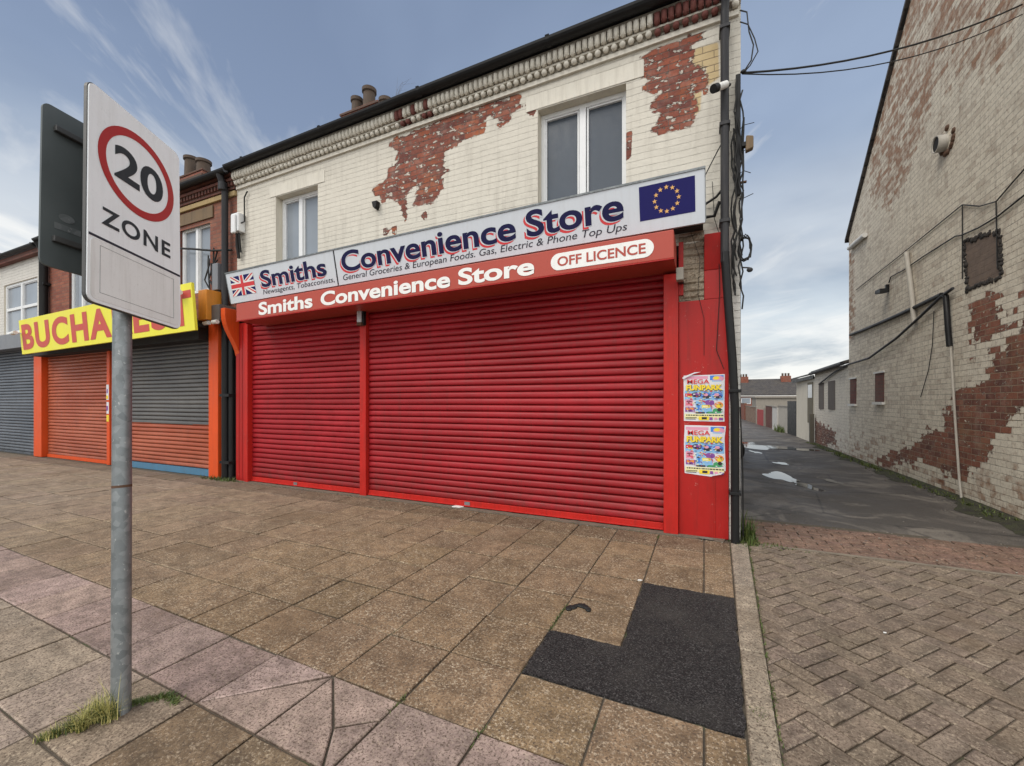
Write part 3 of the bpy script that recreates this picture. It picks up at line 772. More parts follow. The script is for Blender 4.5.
def gutter(parent, x0, x1, y, z, r=0.062, mat=None):
    mb = MB(); n = 8; pts = [(y + r * math.cos(math.pi + math.pi * k / n), z + r * math.sin(math.pi + math.pi * k / n)) for k in range(n + 1)]
    inner = [(y + (r - 0.008) * math.cos(math.pi + math.pi * k / n), z + (r - 0.008) * math.sin(math.pi + math.pi * k / n)) for k in range(n, -1, -1)]
    mb.prism(pts + inner, x0, x1, plane='yz')
    x = x0 + 0.5
    while x < x1:
        mb.prism([(a[0], a[1] - 0.006) for a in pts] + [(y + r, z + 0.012), (y - r - 0.008, z + 0.012)], x, x + 0.05, plane='yz'); x += 1.9
    return mb.build('gutter', mat or m_black, parent)
def roof(parent, x0, x1, y0, y1, z0, z1, mat=None):
    """pitched roof, ridge along X, with a lipped eaves edge"""
    mb = MB(); ym = (y0 + y1) / 2; t = 0.07; s = (z1 - z0) / (ym - y0)
    o = 0.16
    prof = [(y0 - o, z0 - o * s), (ym, z1), (y1 + o, z0 - o * s), (y1 + o, z0 - o * s + t), (ym, z1 + t), (y0 - o, z0 - o * s + t)]
    mb.prism(prof, x0, x1, plane='yz')
    x = x0
    while x < x1 - 0.1:     # rounded tile ends along the eaves
        mb.tube([(x + 0.1, y0 - o - 0.02, z0 - o * s + t - 0.015), (x + 0.1, y0 - o + 0.25, z0 - o * s + t - 0.015 + 0.27 * s)], 0.04, 6); x += 0.2
    mb.tube([(x0, ym, z1 + t), (x1, ym, z1 + t)], 0.09, 8)
    return mb.build('roof', mat or m_roof, parent)
def dentils(mb, x0, x1, y, mi_fn, big_z=5.56, ball_z=5.445):
    x = x0
    while x < x1:
        mi = mi_fn(x)
        jz = random.uniform(-0.008, 0.008); h = random.uniform(0.9, 1.08)
        mb.box(x + 0.006, y - 0.115, big_z - 0.05 + jz, x + 0.066, y, big_z + 0.068 + jz, mi)
        mb.ball((x + 0.036, y - 0.10, big_z + jz + 0.005), 0.035 * h, 0.045, 0.074, 8, 6, mi)
        x += 0.074
    x = x0
    while x < x1:
        mi = mi_fn(x)
        if random.random() > 0.03:
            mb.ball((x + 0.047, y - 0.062, ball_z + random.uniform(-0.005, 0.005)), 0.037, 0.036, 0.036, 9, 6, mi)
        mb.box(x + 0.02, y - 0.055, ball_z - 0.002, x + 0.075, y, ball_z + 0.03, mi)
        x += 0.096

# ================================================================== THE CONVENIENCE STORE
shop = thing('shop_building', 'cream painted brick shop on the corner with red roller shutters and peeling upper wall', 'building', (-3.8, 5.0, 0))
XL, XR = -7.93, 0.35
PEEL1 = [(-4.21, 5.43), (-3.44, 5.46), (-2.68, 5.46), (-2.22, 5.47), (-2.11, 5.28), (-2.3, 5.23), (-2.32, 5.12), (-2.45, 5.11), (-2.53, 5.22), (-2.65, 5.25), (-2.7, 5.09), (-2.92, 5.04), (-3.31, 4.98), (-3.32, 4.76), (-3.23, 4.69), (-3.34, 4.62), (-3.35, 4.5), (-3.44, 4.36), (-3.62, 4.29), (-3.88, 4.32), (-3.8, 4.6), (-3.99, 4.5), (-3.96, 4.32), (-4.01, 4.13), (-4.12, 4.24), (-4.14, 4.46), (-4.47, 4.51), (-4.65, 4.67), (-4.63, 4.74), (-4.42, 4.8), (-4.34, 4.99), (-4.19, 5.07), (-4.21, 5.25), (-4.29, 5.33)]
PEEL2 = [(-0.64, 5.40), (-0.5, 5.45), (-0.21, 5.47), (0.02, 5.47), (0.02, 5.35), (-0.09, 5.33), (-0.09, 5.1), (0.04, 5.06), (0.04, 4.84), (0.0, 4.8), (-0.09, 4.81), (-0.08, 4.55), (-0.15, 4.48), (-0.43, 4.46), (-0.54, 4.53), (-0.53, 4.59), (-0.48, 4.63), (-0.49, 4.69), (-0.57, 4.71), (-0.54, 4.83), (-0.46, 4.9), (-0.44, 4.93), (-0.62, 5.01), (-0.61, 5.15), (-0.63, 5.32)]
SPOTS = [[(-0.83, 4.53), (-0.79, 4.54), (-0.80, 4.32), (-0.83, 4.30)], [(-4.42, 4.06), (-4.38, 4.07), (-4.38, 4.0), (-4.42, 4.0)], [(-4.25, 4.05), (-4.21, 4.05), (-4.22, 3.98)], [(-3.7, 4.15), (-3.67, 4.16), (-3.67, 4.11)], [(-2.05, 5.2), (-2.0, 5.21), (-2.0, 5.15)]]
OCHRE = [[(-0.12, 5.31), (0.14, 5.30), (0.15, 4.91), (0.02, 4.86), (0.02, 5.06), (-0.12, 5.08)], [(-0.1, 4.85), (-0.02, 4.85), (-0.04, 4.6), (-0.1, 4.58)]]
W1 = (-6.86, -5.83, 3.62, 5.06); W2 = (-1.925, -0.825, 3.62, 5.165)
def peel_sd(P):
    s = sdist(P, [PEEL1, PEEL2]); s2 = sdist(P, SPOTS) + 0.05
    return np.maximum(np.clip(s, -0.6, 0.6), np.where(s2 > 0, s2 * 3, -0.6)) - 0.005
wall_grid('upper_wall', shop, m_facade, XL, XR, 3.18, 5.80, 0.035, [W1, W2], lambda u, z: (u, 5.0, z),
          {'peel': peel_sd, 'worn': lambda P: np.full(len(P), -0.5), 'cement': lambda P: np.full(len(P), -1.0), 'ochre': lambda P: np.clip(sdist(P, OCHRE), -1, 1)})
for q in (W1, W2): mb = MB(); reveal(mb, q[0], q[1], q[2], q[3], 5.0, 5.22); mb.build('window_reveal', m_render, shop)
window(shop, W1[0], W1[1], 3.62, W1[3], 5.125, (0.46,), glassm=m_glass_pale)
window(shop, W2[0], W2[1], 3.62, W2[3], 5.125, (0.5,), glassm=m_glass)
# flat lintel panels and the shallow arched bands above the windows
mb = MB()
for x0, x1, zt in ((W1[0] - 0.16, W1[1] + 0.16, W1[3]), (W2[0] - 0.16, W2[1] + 0.2, W2[3])):
    mb = MB(); mb.prism([(x0, zt + 0.012), (x1, zt + 0.012), (x1, zt + 0.205), (x0, zt + 0.205)], 4.991, 5.0); mb.build('lintel', m_trim, shop, bevel=0.004)
mb = MB()
red_at = lambda x: 1 if (x > -0.52 and x < 0.16) or (-4.15 < x < -3.45 and random.random() < 0.55) else 0
mb.box(XL + 0.02, 4.965, 5.352, XR - 0.02, 5.0, 5.405)
mb.box(XL, 4.925, 5.478, XR, 5.0, 5.500)
mb.box(XL, 4.90, 5.63, XR, 5.0, 5.665)
dentils(mb, XL + 0.02, XR - 0.08, 5.0, red_at)
def settle(o):
    for v_ in o.data.vertices: v_.co.z += 0.045 + 0.0125 * (v_.co.x - 3.8 + 7.8)
    return o
settle(mb.build('cornice', [m_trim, m_trimred], shop))
gutter_ = gutter(shop, XL + 0.0, XR + 0.06, 4.80, 5.70, 0.07)
settle(gutter_)
mb = MB(); mb.box(XL, 4.84, 5.672, XR + 0.03, 4.865, 5.80); settle(mb.build('fascia_board', m_black, shop))
settle(roof(shop, XL, XR, 5.0, 14.8, 5.80, 9.45))
# side and rear walls
mb = MB()
mb.add([(XR, 5.002, -0.3), (XR, 14.8, -0.3), (XR, 14.8, 5.78), (XR, 9.9, 9.5), (XR, 5.002, 5.78)], [(0, 1, 2, 3, 4)])
mb.build('side_wall', m_white_brick, shop)
mb = MB(); mb.quad((XL, 14.8, -0.3), (XR, 14.8, -0.3), (XR, 14.8, 5.78), (XL, 14.8, 5.78)); mb.build('rear_wall', m_brick, shop)
m_cap = paint('chimney_cap', (0.085, 0.055, 0.042), 0.9, 0.3, 0.4, (0.03, 0.025, 0.02))
def chimney(parent, x0, x1, y0, y1, z0, z1, pots):
    mb = MB()
    mb.box(x0, y0, z0, x1, y1, z1); mb.box(x0 - 0.05, y0 - 0.05, z1 - 0.42, x1 + 0.05, y1 + 0.05, z1 - 0.32)
    mb.box(x0 - 0.09, y0 - 0.09, z1 - 0.318, x1 + 0.09, y1 + 0.09, z1 - 0.16, 1); mb.box(x0 - 0.03, y0 - 0.03, z1 + 0.002, x1 + 0.03, y1 + 0.03, z1 + 0.07, 1)
    c = mb.build('chimney_stack', [m_brick, m_cap], parent, bevel=0.012)
    for (px, py, h, rr) in pots:
        zb = z1 + 0.05; q = MB()
        q.tube([(px, py, zb - 0.05), (px, py, zb + h)], [rr * 1.02, rr * 0.92], 18, caps=False); q.tube([(px, py, zb + h), (px, py, zb + h - 0.4)], [rr * 0.8, rr * 0.76], 18, caps=False)
        q.tube([(px, py, zb + h - 0.10), (px, py, zb + h)], rr * 1.14, 18, caps=False); q.tube([(px, py, zb + h - 0.13), (px, py, zb + h - 0.10)], [rr * 0.95, rr * 1.14], 18, caps=False)
        n_ = 18; vs_ = [(px + k_ * math.cos(2 * math.pi * i_ / n_), py + k_ * math.sin(2 * math.pi * i_ / n_), zb + h) for k_ in (rr * 0.8, rr * 1.14) for i_ in range(n_)]
        q.add(vs_, [(i_, (i_ + 1) % n_, n_ + (i_ + 1) % n_, n_ + i_) for i_ in range(n_)])
        q.build('chimney_pot', m_pot, c)
chimney(shop, -10.15, -8.70, 9.55, 10.3, 8.6, 10.22, [(-9.84, 9.9, 0.62, 0.165), (-9.34, 9.9, 0.76, 0.19), (-8.78, 10.0, 0.34, 0.19)])

# ground floor
mb = MB()
mb.box(XL, 5.10, -0.2, XR - 0.01, 5.2, 3.18); mb.box(XL, 5.002, 3.05, -0.25, 5.098, 3.17)
mb.build('shopfront_backing', m_dark, shop)
roller('roller_shutter', shop, m_redshut, -7.52, -4.88, 5.035, 0.085, 3.0)
roller('roller_shutter', shop, m_redshut, -4.74, -0.41, 5.035, 0.085, 3.0)
for xa, xb in ((-7.515, -4.885), (-4.735, -0.415)):
    mb = MB(); mb.box(xa, 5.005, 0.012, xb, 5.05, 0.088)
    mb.box(xa, 4.985, 0.012, xb, 5.003, 0.03); mb.build('bottom_rail', m_redpost, shop, bevel=0.004)
    mb = MB(); xc = xa + (xb - xa) * (0.42 if xa < -5 else 0.4); mb.box(xc, 4.998, 0.03, xc + 0.085, 5.004, 0.075); mb.build('lock_plate', m_galv, shop)
for xa, xb in ((-7.61, -7.522), (-0.408, -0.255)):
    mb = MB(); mb.box(xa, 4.925, 0.0, xb, 5.06, 2.86); mb.build('guide_rail', m_redpost, shop, bevel=0.006)
mb = MB(); mb.box(-4.872, 4.955, 0.0, -4.748, 5.07, 2.88); mb.build('guide_rail', m_redpost, shop, bevel=0.006)
mb = MB(); mb.box(-7.9, 4.96, 0.0, -7.612, 5.08, 2.9); 
for k in range(3): mb.box(-7.88 + k * 0.09, 4.952, 0.03, -7.80 + k * 0.09, 4.9585, 2.85)
mb.build('pilaster', m_red, shop, bevel=0.004)
MB().box(0.10, 4.957, 0.005, 0.106, 4.9645, 0.62).build('seam', m_redpost, shop)
# right hand pilaster, with the exposed brick slot beside it
mb = MB()
mb.box(-0.252, 4.965, 0.0, 0.236, 5.09, 2.55)
mb.box(0.002, 4.965, 2.553, 0.215, 5.09, 2.86)
mb.prism([(4.965, 2.863), (4.86, 3.215), (5.0, 3.24), (5.09, 2.863)], 0.002, 0.222, plane='yz')
mb.build('pilaster', m_red, shop, bevel=0.004)
mb = MB(); rr = random.Random(21); nx_, nz_ = 16, 44
vs = []
for jz in range(nz_ + 1):
    for ix in range(nx_ + 1):
        x = -0.252 + 0.252 * ix / nx_; z = 2.553 + 0.747 * jz / nz_
        inb = 0.02 if (z % 0.078) < 0.013 else 0.0
        vs.append((x, 4.972 + inb + rr.uniform(0, 0.014) + 0.012 * math.sin(z * 9 + x * 14), z))
mb.add(vs, [(a, a + 1, a + nx_ + 2, a + nx_ + 1) for jz in range(nz_) for a in range(jz * (nx_ + 1), jz * (nx_ + 1) + nx_)])
mb.build('exposed_brickwork', m_niche, shop)
mb = MB(); mb.box(-0.252, 4.95, 2.62, -0.205, 5.0, 3.2); mb.build('side_trim', m_red, shop)
# corner quoin of plain brick to the right of the pilaster
mb = MB(); mb.box(0.24, 4.985, 0, XR - 0.004, 5.09, 3.178); mb.build('corner_pier', m_white_brick, shop)
# curved bracket between the two shops
mb = MB()
out_a = [(4.96, 2.25), (4.96, 2.95)]
prof = [(4.96, 2.3)] + [(4.96 - 0.26 * math.sin(t * math.pi / 2) ** 1.6, 2.3 + 0.72 * t) for t in [i / 8 for i in range(1, 9)]] + [(4.70, 3.14), (4.96, 3.14)]
mb.prism(prof, -7.92, -7.80, plane='yz')
mb.build('console_bracket', m_orange, shop, bevel=0.008)
# concrete foot along the shutters
mb = MB(); pts = ragged([(-7.9, 4.89), (0.2, 4.89), (0.2, 5.0), (-7.9, 5.0)], 0.09, 0.02)
mb.prism(pts, 0.003, -0.05, plane='xy'); mb.build('threshold', paint('dirty_cement', (0.15, 0.12, 0.09), 0.95, 0.35, 0.6, (0.04, 0.035, 0.03), scale=7, bump=0.6, scuff=0.5, scuffcol=(0.33, 0.28, 0.22)), shop)

# ---- lower red sign (the shutter housing)
def stars(mb, cx_, cz, R_, r, y, mi=0, n=12):
    for k in range(n):
        a = 2 * math.pi * k / n; px, pz = cx_ + R_ * math.sin(a), cz + R_ * math.cos(a)
        pts = [(px + (r if i % 2 == 0 else r * 0.4) * math.sin(math.pi * i / 5), y, pz + (r if i % 2 == 0 else r * 0.4) * math.cos(math.pi * i / 5)) for i in range(10)]
        mb.add([(px, y, pz)] + pts, [(0, i + 1, (i + 1) % 10 + 1) for i in range(10)], mi)
red = thing('shop_sign', 'long terracotta red sign over the shutters with white lettering', 'sign', (-0.273, 4.5, 2.895), (0, -0.0118, 0))
MR = wmat(red)
def lbox(mb, M, *a, mi=0):
    t = MB(); t.box(*a); mb.add([tuple(M @ Vector(p)) for p in t.v], t.f, mi)
mb = MB(); lbox(mb, MR, -6.885, 0, 0, 0, 0.60, 0.287); mb.build('housing', m_fasc, red, bevel=0.008)
mb = MB(); lbox(mb, MR, -6.885, -0.006, -0.012, 0.002, 0.02, -0.001); mb.build('edge_trim', m_red, red)
lettering('lettering', 'Smiths', m_paper, red, -6.31, -5.08, 0.038, 0.205, -0.004, bold=0.03, M=MR)
lettering('lettering', 'Convenience', m_paper, red, -4.91, -2.64, 0.038, 0.205, -0.004, bold=0.03, M=MR)
lettering('lettering', 'Store', m_paper, red, -2.52, -1.50, 0.04, 0.205, -0.004, bold=0.03, M=MR)
def pill(x0, x1, z0, z1, n=10):
    r = (z1 - z0) / 2; zc_ = (z0 + z1) / 2
    return [(x1 - r + r * math.sin(t), zc_ + r * -math.cos(t)) for t in [math.pi * i / n for i in range(n + 1)]] + [(x0 + r - r * math.sin(t), zc_ + r * math.cos(t)) for t in [math.pi * i / n for i in range(n + 1)]]
mb = MB(); t = MB(); t.prism(pill(-1.30, -0.19, 0.045, 0.235), -0.004, 0.001); mb.add([tuple(MR @ Vector(p)) for p in t.v], t.f); pl_ = mb.build('badge', m_paper, red)
lettering('lettering', 'OFF LICENCE', m_fasc, pl_, -1.22, -0.27, 0.088, 0.105, -0.0065, bold=0.02, M=MR)

# ---- upper white sign, leaning out over the pavement
wh = thing('shop_sign', 'long white fascia sign with navy lettering and two flags above the red sign', 'sign', (0.012, 4.69, 3.284), (R(10.5), -0.0118, 0))
MW = wmat(wh)
mb = MB(); lbox(mb, MW, -7.62, 0, -0.012, -5.065, 0.055, 0.50); lbox(mb, MW, -5.035, 0, -0.012, 0, 0.055, 0.50); lbox(mb, MW, -5.065, 0.006, 0, -5.035, 0.05, 0.5, mi=1)
mb.build('board', [m_signw, m_black], wh, bevel=0.003)
mb = MB(); lbox(mb, MW, -7.63, -0.008, 0.501, 0.008, 0.075, 0.522); lbox(mb, MW, 0.0015, -0.004, 0.0, 0.008, 0.06, 0.5); lbox(mb, MW, -7.63, -0.004, 0, -7.6215, 0.06, 0.5)
mb.build('edge_trim', m_galv, wh)
mb = MB(); 
for x in (-7.2, -5.2, -3.2, -1.4, -0.15): lbox(mb, MW, x, 0.06, 0.02, x + 0.05, 0.34, 0.07)
lbox(mb, MW, -7.6, 0.06, -0.03, -0.02, 0.30, 0.02)
mb.build('support_frame', m_dark, wh)
for body, xa, xb, zb, cap in (('Smiths', -6.74, -5.24, 0.165, 0.265), ('Convenience', -4.92, -2.08, 0.165, 0.29), ('Store', -1.94, -0.80, 0.165, 0.295)):
    lettering('lettering_shadow', body, m_ltred, wh, xa - 0.035, xb - 0.035, zb - 0.03, cap, -0.0015, bold=0.02, M=MW)
    lettering('lettering_outline', body, m_signw, wh, xa - 0.012, xb - 0.004, zb - 0.009, cap + 0.004, -0.0028, bold=0.036, M=MW)
    lettering('lettering', body, m_navy, wh, xa, xb, zb, cap, -0.0042, bold=0.022, M=MW)
lettering('small_lettering', 'Newsagents, Tobacconists,', m_ink, wh, -6.74, -5.11, 0.052, 0.075, -0.003, bold=0.0, shear=0.2, M=MW)
lettering('small_lettering', 'General Groceries & European Foods. Gas, Electric & Phone Top Ups', m_ink, wh, -4.93, -0.77, 0.05, 0.08, -0.003, bold=0.0, shear=0.2, M=MW)
def flat(mb, M, pts, y, mi): mb.add([tuple(M @ Vector((p[0], y, p[1]))) for p in pts], [tuple(range(len(pts)))], mi)
mb = MB(); e0, e1, f0, f1 = -0.635, -0.09, 0.11, 0.455
flat(mb, MW, [(e0, f0), (e1, f0), (e1, f1), (e0, f1)], -0.002, 0)
t = MB(); stars(t, (e0 + e1) / 2, (f0 + f1) / 2, 0.118, 0.026, -0.004); mb.add([tuple(MW @ Vector(p)) for p in t.v], t.f, 1)
mb.build('flag_panel', [m_flagblue, m_star], wh)
mb = MB(); u0, u1, v0, v1 = -7.52, -6.91, 0.10, 0.43
uc, vc = (u0 + u1) / 2, (v0 + v1) / 2
flat(mb, MW, [(u0, v0), (u1, v0), (u1, v1), (u0, v1)], -0.0015, 0)
def band(a, b, hw, y, mi, off=0):
    dx, dz = b[0] - a[0], b[1] - a[1]; L = math.hypot(dx, dz); nx, nz = -dz / L, dx / L
    pl = [(a[0] + nx * (off - hw), a[1] + nz * (off - hw)), (b[0] + nx * (off - hw), b[1] + nz * (off - hw)), (b[0] + nx * (off + hw), b[1] + nz * (off + hw)), (a[0] + nx * (off + hw), a[1] + nz * (off + hw))]
    ex = 0.2
    pl = [(pl[0][0] - dx * ex, pl[0][1] - dz * ex), (pl[1][0] + dx * ex, pl[1][1] + dz * ex), (pl[2][0] + dx * ex, pl[2][1] + dz * ex), (pl[3][0] - dx * ex, pl[3][1] - dz * ex)]
    for A_, B_, C_ in ((1, 0, u1), (-1, 0, -u0), (0, 1, v1), (0, -1, -v0)): pl = clip(pl, A_, B_, C_)
    flat(mb, MW, pl, y, mi)
band((u0, v0), (u1, v1), 0.036, -0.0030, 1); band((u0, v1), (u1, v0), 0.036, -0.0036, 1)
band((u0, v0), (u1, v1), 0.011, -0.0044, 2, 0.009); band((u0, v1), (u1, v0), 0.011, -0.0050, 2, 0.009)
band((u0, vc), (u1, vc), 0.056, -0.0058, 1); band((uc, v0), (uc, v1), 0.056, -0.0064, 1)
band((u0, vc), (u1, vc), 0.033, -0.0074, 2); band((uc, v0), (uc, v1), 0.033, -0.0080, 2)
mb.build('flag_panel', [m_flagblue, m_paper, m_ltred], wh)

# ---- bulkhead lamp on the middle post
lampb = thing('wall_lamp', 'narrow glass bulkhead lamp at the top of the middle red post', 'lamp', (-4.80, 4.955, 2.62))
mb = MB(); mb.box(-4.87, 4.90, 2.635, -4.735, 4.954, 2.87); mb.build('housing', m_black, lampb, bevel=0.006)
mb = MB(); mb.box(-4.845, 4.865, 2.67, -4.76, 4.899, 2.85)
for m_ in (m_red, m_redpost, m_fasc, m_orange): m_.node_tree.nodes['Principled BSDF'].inputs['Specular IOR Level'].default_value = 0.3
m_frost = paint('frosted_lens', (0.5, 0.52, 0.55), 0.25, 0.15, 0.2)
mb.build('lens', m_frost, lampb, bevel=0.012)
mb = MB(); mb.box(-4.85, 4.87, 2.625, -4.755, 4.95, 2.668); mb.build('base_cap', m_rust, lampb, bevel=0.004)

# ---- posters on the right pilaster
pcols = {}
def pc(name, c): return paint('poster_' + name, c, 0.45, 0.06, 0.05, scale=30, bump=0.05)
pm_ = [pc('white', (0.66, 0.66, 0.7)), pc('red', (0.62, 0.02, 0.025)), pc('yellow', (0.8, 0.6, 0.03)), pc('blue', (0.05, 0.2, 0.62)), pc('sky', (0.22, 0.45, 0.72)), pc('purple', (0.22, 0.06, 0.3)), pc('orange', (0.75, 0.25, 0.04)), pc('green', (0.05, 0.3, 0.12)), pc('pink', (0.68, 0.3, 0.42)), pc('black', (0.02, 0.02, 0.03)), pc('cream', (0.75, 0.7, 0.38))]
def poster(loc, label, torn):
    ps_ = thing('poster', label, 'poster', loc, group='funpark posters on the red pilaster')
    W, H = 0.395, 0.50 if not torn else 0.53
    M = wmat(ps_)
    sheet = [(-W / 2, 0), (W / 2, 0), (W / 2 + 0.004, H), (-W / 2 - 0.003, H - 0.004)]
    if torn: sheet = [(-W / 2, 0.01), (W / 2 - 0.13, -0.012), (W / 2 - 0.02, 0.06), (W / 2 + 0.006, 0.055), (W / 2 - 0.004, H - 0.13), (W / 2 + 0.008, H), (-W / 2, H + 0.004), (-W / 2 - 0.006, H * 0.6)]
    sheet = ragged(sheet, 0.06, 0.0015)
    mb = MB(); t = MB(); t.prism(sheet, -0.0015, 0); mb.add([tuple(M @ Vector(p)) for p in t.v], t.f); mb.build('sheet', pm_[0], ps_)
    rr = random.Random(3); mb = MB(); y = [-0.0022]
    def rect(x0, z0, x1, z1, mi, sk=0.0):
        flat(mb, M, [(x0, z0), (x1, z0), (x1 + sk, z1), (x0 + sk, z1)], y[0], mi); y[0] -= 0.00006
    def disc(cx_, cz, rx, rz, mi):
        flat(mb, M, [(cx_ + rx * math.cos(a), cz + rz * math.sin(a)) for a in [2 * math.pi * i / 18 for i in range(18)]], y[0], mi); y[0] -= 0.00006
    k = H / 0.5
    rect(-0.185, 0.455 * k, 0.04, 0.485 * k, 8); rect(0.06, 0.44 * k, 0.19, 0.49 * k, 3); disc(0.14, 0.455 * k, 0.055, 0.03, 8); disc(0.12, 0.463 * k, 0.03, 0.018, 2); rect(0.08, 0.425 * k, 0.17, 0.437 * k, 4)
    rect(-0.19, 0.225 * k, 0.19, 0.33 * k, 4); disc(-0.07, 0.285 * k, 0.055, 0.028, 9); disc(-0.06, 0.292 * k, 0.03, 0.014, 5)
    rect(-0.185, 0.265 * k, -0.12, 0.30 * k, 1); rect(-0.16, 0.258 * k, -0.115, 0.275 * k, 2)
    disc(0.02, 0.275 * k, 0.05, 0.035, 3); disc(0.03, 0.262 * k, 0.04, 0.02, 9); disc(0.02, 0.285 * k, 0.022, 0.016, 8)
    disc(0.13, 0.275 * k, 0.052, 0.035, 3); disc(0.135, 0.262 * k, 0.04, 0.02, 9); disc(0.125, 0.285 * k, 0.024, 0.016, 8)
    rect(-0.185, 0.10 * k, -0.09, 0.15 * k, 5); rect(-0.175, 0.12 * k, -0.1, 0.145 * k, 6); rect(-0.185, 0.16 * k, -0.105, 0.235 * k, 8); rect(-0.175, 0.18 * k, -0.115, 0.19 * k, 1); rect(-0.175, 0.205 * k, -0.115, 0.214 * k, 1)
    rect(-0.08, 0.09 * k, 0.08, 0.22 * k, 4); rect(-0.07, 0.12 * k, -0.045, 0.2 * k, 3, 0.01); disc(0.055, 0.2 * k, 0.05, 0.03, 5); rect(-0.02, 0.145 * k, 0.06, 0.175 * k, 2); rect(-0.01, 0.152 * k, 0.045, 0.167 * k, 10)
    disc(0.145, 0.175 * k, 0.042, 0.035, 6); disc(0.15, 0.165 * k, 0.03, 0.02, 2); disc(0.135, 0.115 * k, 0.05, 0.028, 7); disc(0.15, 0.125 * k, 0.02, 0.02, 9); rect(0.02, 0.085 * k, 0.12, 0.105 * k, 7, 0.02)
    rect(-0.08, 0.083 * k, 0.01, 0.1 * k, 9)
    rect(-0.19, 0.028 * k, 0.19, 0.078 * k, 10); 
    x = -0.175
    while x < 0.17:
        wd = rr.uniform(0.008, 0.03); rect(x, 0.058 * k, x + wd, 0.07 * k, 9); x += wd + 0.006
    rect(-0.05, 0.012 * k, 0.05, 0.052 * k, 2); rect(-0.02, 0.02 * k, 0.03, 0.045 * k, 9); rect(0.055, 0.015 * k, 0.085, 0.045 * k, 5); rect(0.1, 0.018 * k, 0.13, 0.042 * k, 8); rect(0.145, 0.015 * k, 0.185, 0.042 * k, 5)
    rect(-0.18, 0.035 * k, -0.07, 0.042 * k, 9); rect(-0.18, 0.02 * k, -0.08, 0.026 * k, 9)
    for _ in range(130):     # specks of small print and artwork
        a, b = rr.uniform(-0.18, 0.17), rr.uniform(0.09, 0.33) * k; rect(a, b, a + rr.uniform(0.006, 0.022), b + rr.uniform(0.004, 0.012), rr.choice([0, 0, 9, 2, 1, 10, 5]))
    mb.build('artwork', pm_, ps_)
    lettering('lettering', 'MEGA', pm_[1], ps_, -0.165, 0.055, 0.405 * k, 0.046 * k, -0.0105, bold=0.012, M=M)
    lettering('lettering_shadow', 'FUNPARK', pm_[9], ps_, -0.172, 0.182, 0.328 * k, 0.064 * k, -0.0102, bold=0.075, M=M)
    lettering('lettering', 'FUNPARK', pm_[2], ps_, -0.176, 0.178, 0.332 * k, 0.06 * k, -0.0108, bold=0.05, M=M)
    mb = MB(); t = MB()
    if not torn:   # peeled strip at the top corner
        t.prism([(-0.215, H - 0.03), (-0.205, H - 0.045), (-0.1, H + 0.01), (-0.03, H + 0.03), (-0.09, H + 0.028), (-0.19, H - 0.012)], -0.02, -0.012)
    else:
        t.prism([(0.06, -0.005), (0.17, 0.045), (0.19, 0.05), (0.16, 0.02)], -0.02, -0.012)
    mb.add([tuple(M @ Vector(p)) for p in t.v], t.f); mb.build('curled_corner', pm_[0], ps_)
poster((-0.002, 4.963, 1.243), 'upper bright funpark poster, with a peeled strip at its top left corner', False)
poster((0.004, 4.963, 0.665), 'lower bright funpark poster, its bottom right corner torn and curling', True)

# ---- drainpipe, cables and fittings at the right corner
dp = thing('drainpipe', 'dark grey drainpipe running the full height of the shop corner', 'drainpipe', (0.20, 4.86, 0))
mb = MB(); mb.tube([(0.20, 4.80, 5.66), (0.20, 4.84, 5.58), (0.195, 4.868, 5.48), (0.195, 4.868, 2.9)], 0.04, 10); mb.build('upper_pipe', m_pipe, dp)
mb = MB(); mb.tube([(0.197, 4.868, 3.0), (0.20, 4.868, 2.9), (0.225, 4.87, 2.5), (0.265, 4.875, 1.9), (0.288, 4.875, 1.4), (0.292, 4.875, 0.0)], 0.042, 10); mb.build('lower_pipe', m_black, dp)
for z in (5.3, 4.3, 3.3): MB().box(0.145, 4.822, z, 0.245, 4.985, z + 0.035).build('pipe_clip', m_pipe, dp, bevel=0.004)
for z in (1.55, 0.5): MB().box(0.235, 4.825, z, 0.345, 4.985, z + 0.03).build('pipe_clip', m_black, dp, bevel=0.004)
cab = thing('cable_bundle', 'tangled black cables fixed up the corner of the shop beside the drainpipe', 'cables', (0.33, 4.93, 2.3))
mb = MB(); rr = random.Random(4)
for k in range(7):
    x0 = 0.30 + rr.uniform(-0.03, 0.06); path = []
    zt = rr.uniform(4.2, 4.9); zb = rr.uniform(2.4, 3.3)
    for i in range(16): path.append((x0 + rr.uniform(-0.02, 0.02), 4.93 + rr.uniform(-0.05, 0.02), zt + (zb - zt) * i / 15))
    mb.tube(path, 0.008, 5)
for k in range(4):
    path = []
    for i in range(15):
        a = 2 * math.pi * i / 14 * 1.0 + k; path.append((0.38 + 0.055 * math.cos(a) * rr.uniform(0.8, 1.2), 4.92 + rr.uniform(-0.01, 0.01) - 0.01 * k, 3.02 + 0.13 * math.sin(a) * rr.uniform(0.8, 1.2)))
    mb.tube(path, 0.007, 5)
for k in range(4):
    z = rr.uniform(3.1, 4.4); mb.tube([(0.33, 4.93, z), (0.37, 4.91, z + rr.uniform(-.02, .04)), (0.42 + rr.uniform(0, 0.05), 4.9, z + rr.uniform(-0.05, 0.07))], 0.004, 4)
mb.tube([(0.22, 4.90, 4.25), (0.1, 4.95, 4.05), (0.0, 4.96, 3.86)], 0.006, 5)
mb.tube([(0.08, 4.96, 3.8), (0.1, 4.955, 3.4), (0.14, 4.95, 3.25), (0.15, 4.955, 2.6), (0.12, 4.955, 2.0), (0.19, 4.955, 1.8)], 0.0035, 5)
mb.tube([(-0.13, 4.97, 3.3), (-0.04, 4.965, 3.0), (-0.06, 4.96, 2.62), (0.0, 4.955, 2.35), (0.0, 4.957, 1.95)], 0.0025, 5)
